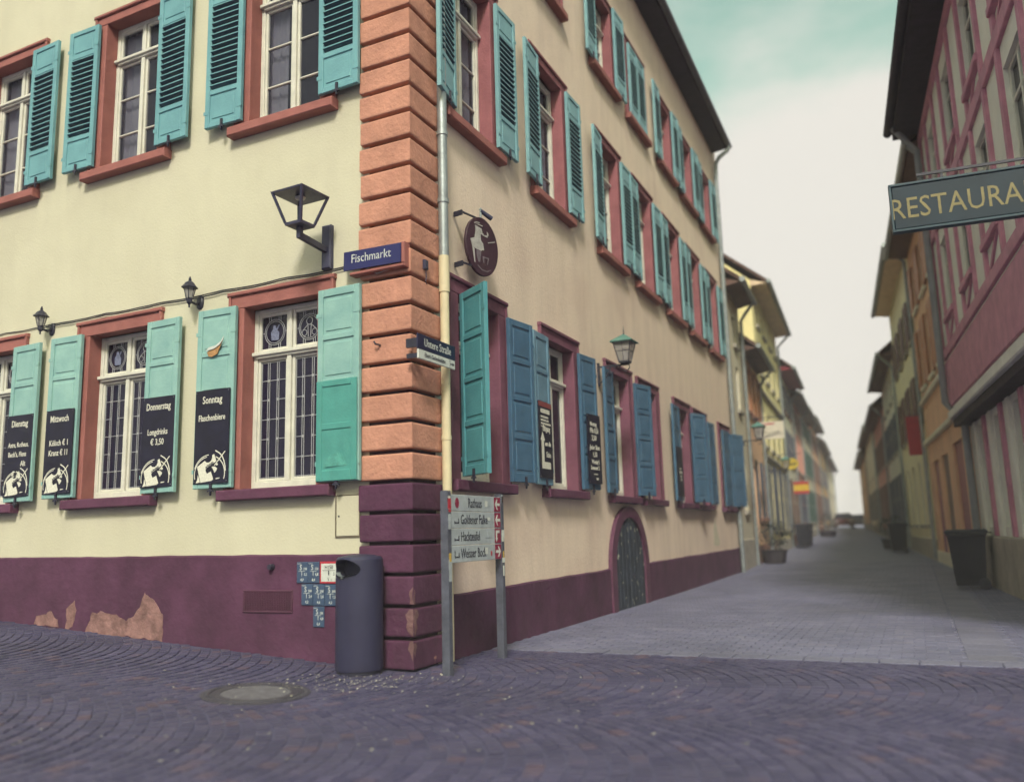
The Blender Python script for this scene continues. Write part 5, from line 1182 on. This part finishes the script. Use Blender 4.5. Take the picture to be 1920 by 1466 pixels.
hang(15.7, .25, .86, 2.45, 2.95, 'f', 'red and yellow striped hanging sign', b_flag)
rsn = thing('hanging_sign', 'plain red hanging sign on the right side of the street', 'sign', FRT.at(-11.7, 3.0, 0), FRT.rz + pi / 2, 'hanging signs along the right row')
ob('board', MB().bbox(-.42, -.08, -.04, .04, 0, 1.1, .01), RED, rsn); ob('bracket', MB().box(-.46, .02, -.012, .012, 1.12, 1.14).box(-.3, -.28, -.01, .01, 1.1, 1.12), IRON, rsn)

# ------------------------------------------------------------------ wheelie bins
def wheelie(p, rz, label, m):
    t = thing('wheelie_bin', label, 'bin', (p[0], p[1], ground_z(p[0], p[1])), rz, 'wheelie bins by the walls')
    rect = lambda a, b, z_, dy=0: [(-a, -b + dy, z_), (a, -b + dy, z_), (a, b + dy, z_), (-a, b + dy, z_)]
    ob('body', MB().stack([rect(.21, .22, .06), rect(.225, .235, .2), rect(.27, .29, .88), rect(.285, .31, .885), rect(.285, .31, .93)]), m, t)
    ob('lid', MB().stack([rect(.30, .33, .932), rect(.30, .33, .955), rect(.27, .29, .99)]), m, t)
    for sx in (-1, 1): ob('wheel', MB().cone((sx * .20, .2, .09), (sx * .26, .2, .09), .09, .09, 16), IRON, t)
    ob('handle', MB().cone((-.22, .37, .93), (.22, .37, .93), .016, .016, 8).box(-.22, -.2, .29, .37, .92, .94).box(.2, .22, .29, .37, .92, .94), m, t)
    ob('sticker', MB().box(-.20, -.11, -.281, -.272, .74, .84).v and MB().prism([(-.20, .74), (-.11, .74), (-.11, .84), (-.20, .84)], -.287, -.27), SIGNWHITE, t)
BINB = mat('bin_black', (.012, .011, .024), .5, .1, 6, .1, 80, .4)
q = FRT.at(-1.7, 0, .42); wheelie(q, FRT.rz - radians(8), 'black wheelie bin beside the timbered restaurant', BINB)
q = FS.at(15.2, 0, .5); wheelie(q, FS.rz, 'dark wheelie bin, left one of the pair under the red and yellow sign', BINB)
q = FS.at(16.2, 0, .55); wheelie(q, FS.rz + .1, 'dark wheelie bin, right one of the pair under the red and yellow sign', BINB)
q = FRT.at(-17.5, 0, .6); wheelie(q, FRT.rz, 'dark wheelie bin far down the right side of the street', BINB)

# ------------------------------------------------------------------ potted shrubs
LEAF = mat('dark_leaves', (.022, .030, .026), .6, .4, 8)
def shrub(p, r, hgt, label, seed):
    t = thing('potted_shrub', label, 'plant', (p[0], p[1], ground_z(p[0], p[1])), 0, 'potted shrubs along the street')
    ob('pot', MB().lathe([(r * .45, 0), (r * .6, .02), (r * .72, .34), (r * .78, .36), (r * .74, .38), (r * .6, .34)], 20), mat('dark_planter', (.05, .04, .055), .8, .2, 9), t, smooth=40)
    st = MB(); rnd = random.Random(seed)
    for k in range(6): a = rnd.uniform(0, 6.3); st.cone((0, 0, .3), (r * .6 * cos(a), r * .6 * sin(a), hgt * .75), .012, .005, 5)
    ob('stem', st, BRSH, t)
    lf = MB()
    for k in range(900):
        v = Vector((rnd.gauss(0, 1), rnd.gauss(0, 1), rnd.gauss(0, 1))).normalized() * rnd.uniform(.45, 1.05)
        bump = 1 + .25 * noise.noise(v * 2.2)
        c = Vector((v.x * r * bump, v.y * r * bump, .36 + (hgt - .36) * (.5 + .5 * v.z * bump)))
        a = Vector((rnd.gauss(0, 1), rnd.gauss(0, 1), rnd.gauss(0, .6))).normalized(); b = a.orthogonal().normalized(); s_ = rnd.uniform(.025, .05)
        lf.add([c + a * s_, c + b * s_ * .45, c - a * s_, c - b * s_ * .45], [(0, 1, 2, 3)])
    ob('foliage', lf, LEAF, t, recalc=False)
shrub(FS.at(3.6, 0, .42), .48, 1.25, 'dark bushy potted shrub at the foot of the peach house', 2)
shrub(FS.at(33, 0, .8), .7, 1.6, 'far bushy shrub in front of the pale house', 4)
shrub(FRT.at(-21, 0, .6), .55, 1.3, 'far dark shrub on the right side of the street', 6)

# ------------------------------------------------------------------ cars at the far end
def car(p, rz, m, label):
    t = thing('parked_car', label, 'car', (p[0], p[1], ground_z(p[0], p[1])), rz, 'cars at the far end of the street')
    b = MB(); W_ = .86; prof = [(-2.05, .35), (2.05, .35), (2.08, .7), (1.95, .86), (.95, .98), (-1.95, .98), (-2.1, .75)]
    b.add([(y, x, z_) for y in (-W_, W_) for x, z_ in prof], [tuple(range(7)), tuple(range(13, 6, -1))] + [(i, 7 + i, 7 + (i + 1) % 7, (i + 1) % 7) for i in range(7)]); ob('body', b, m, t)
    c = MB(); c.add([(s_ * W_ * k, x, z_) for s_ in (-1, 1) for x, z_, k in ((1.0, .98, .95), (.35, 1.45, .75), (-1.3, 1.47, .75), (-1.9, .98, .95))], [(0, 1, 2, 3), (7, 6, 5, 4), (0, 4, 5, 1), (1, 5, 6, 2), (2, 6, 7, 3), (3, 7, 4, 0)]); ob('cabin', c, PANE_D, t)
    ob('roof_panel', MB().box(-.63, .63, -1.28, .33, 1.465, 1.49), m, t)
    for sx in (-1, 1):
        for y in (-1.25, 1.3):
            w_ = ob('wheel', MB().cone((sx * .70, y, .31), (sx * .885, y, .31), .31, .31, 16), IRON, t); ob('rim', MB().cone((sx * .886, y, .31), (sx * .895, y, .31), .19, .17, 12), STEEL, w_)
        ob('headlight', MB().bbox(sx * .65 - .15, sx * .65 + .15, -2.16, -2.0, .66, .80, .02), SIGNWHITE, t)
q = E0 + FS.x * 82 - FS.y * 2.2; car(q, FS.rz - pi / 2, mat('dark_plum_car', (.05, .03, .05), .3, .05, 1), 'dark car parked in the middle distance at the end of the street')
q = E0 + FS.x * 66 - FS.y * 1.1; car(q, FS.rz - pi / 2, mat('dark_red_car', (.12, .03, .035), .3, .05, 1), 'dark red car parked by the left wall at the end of the street')

# ------------------------------------------------------------------ bright air down the street
hm = D.materials.new('haze'); hm.use_nodes = True; hn = hm.node_tree; hn.nodes.clear()
vo = hn.nodes.new('ShaderNodeVolumePrincipled'); vo.inputs['Color'].default_value = (.96, .94, 1, 1); vo.inputs['Density'].default_value = .0021; vo.inputs['Anisotropy'].default_value = -.45
ho = hn.nodes.new('ShaderNodeOutputMaterial'); hn.links.new(vo.outputs[0], ho.inputs['Volume'])
hb = MB().box(-310, 310, -110, 410, -1.9, 18.5); hz_o = ob('haze', hb, hm); hz_o['kind'] = 'stuff'; hz_o['label'] = 'thin bright haze filling the street'
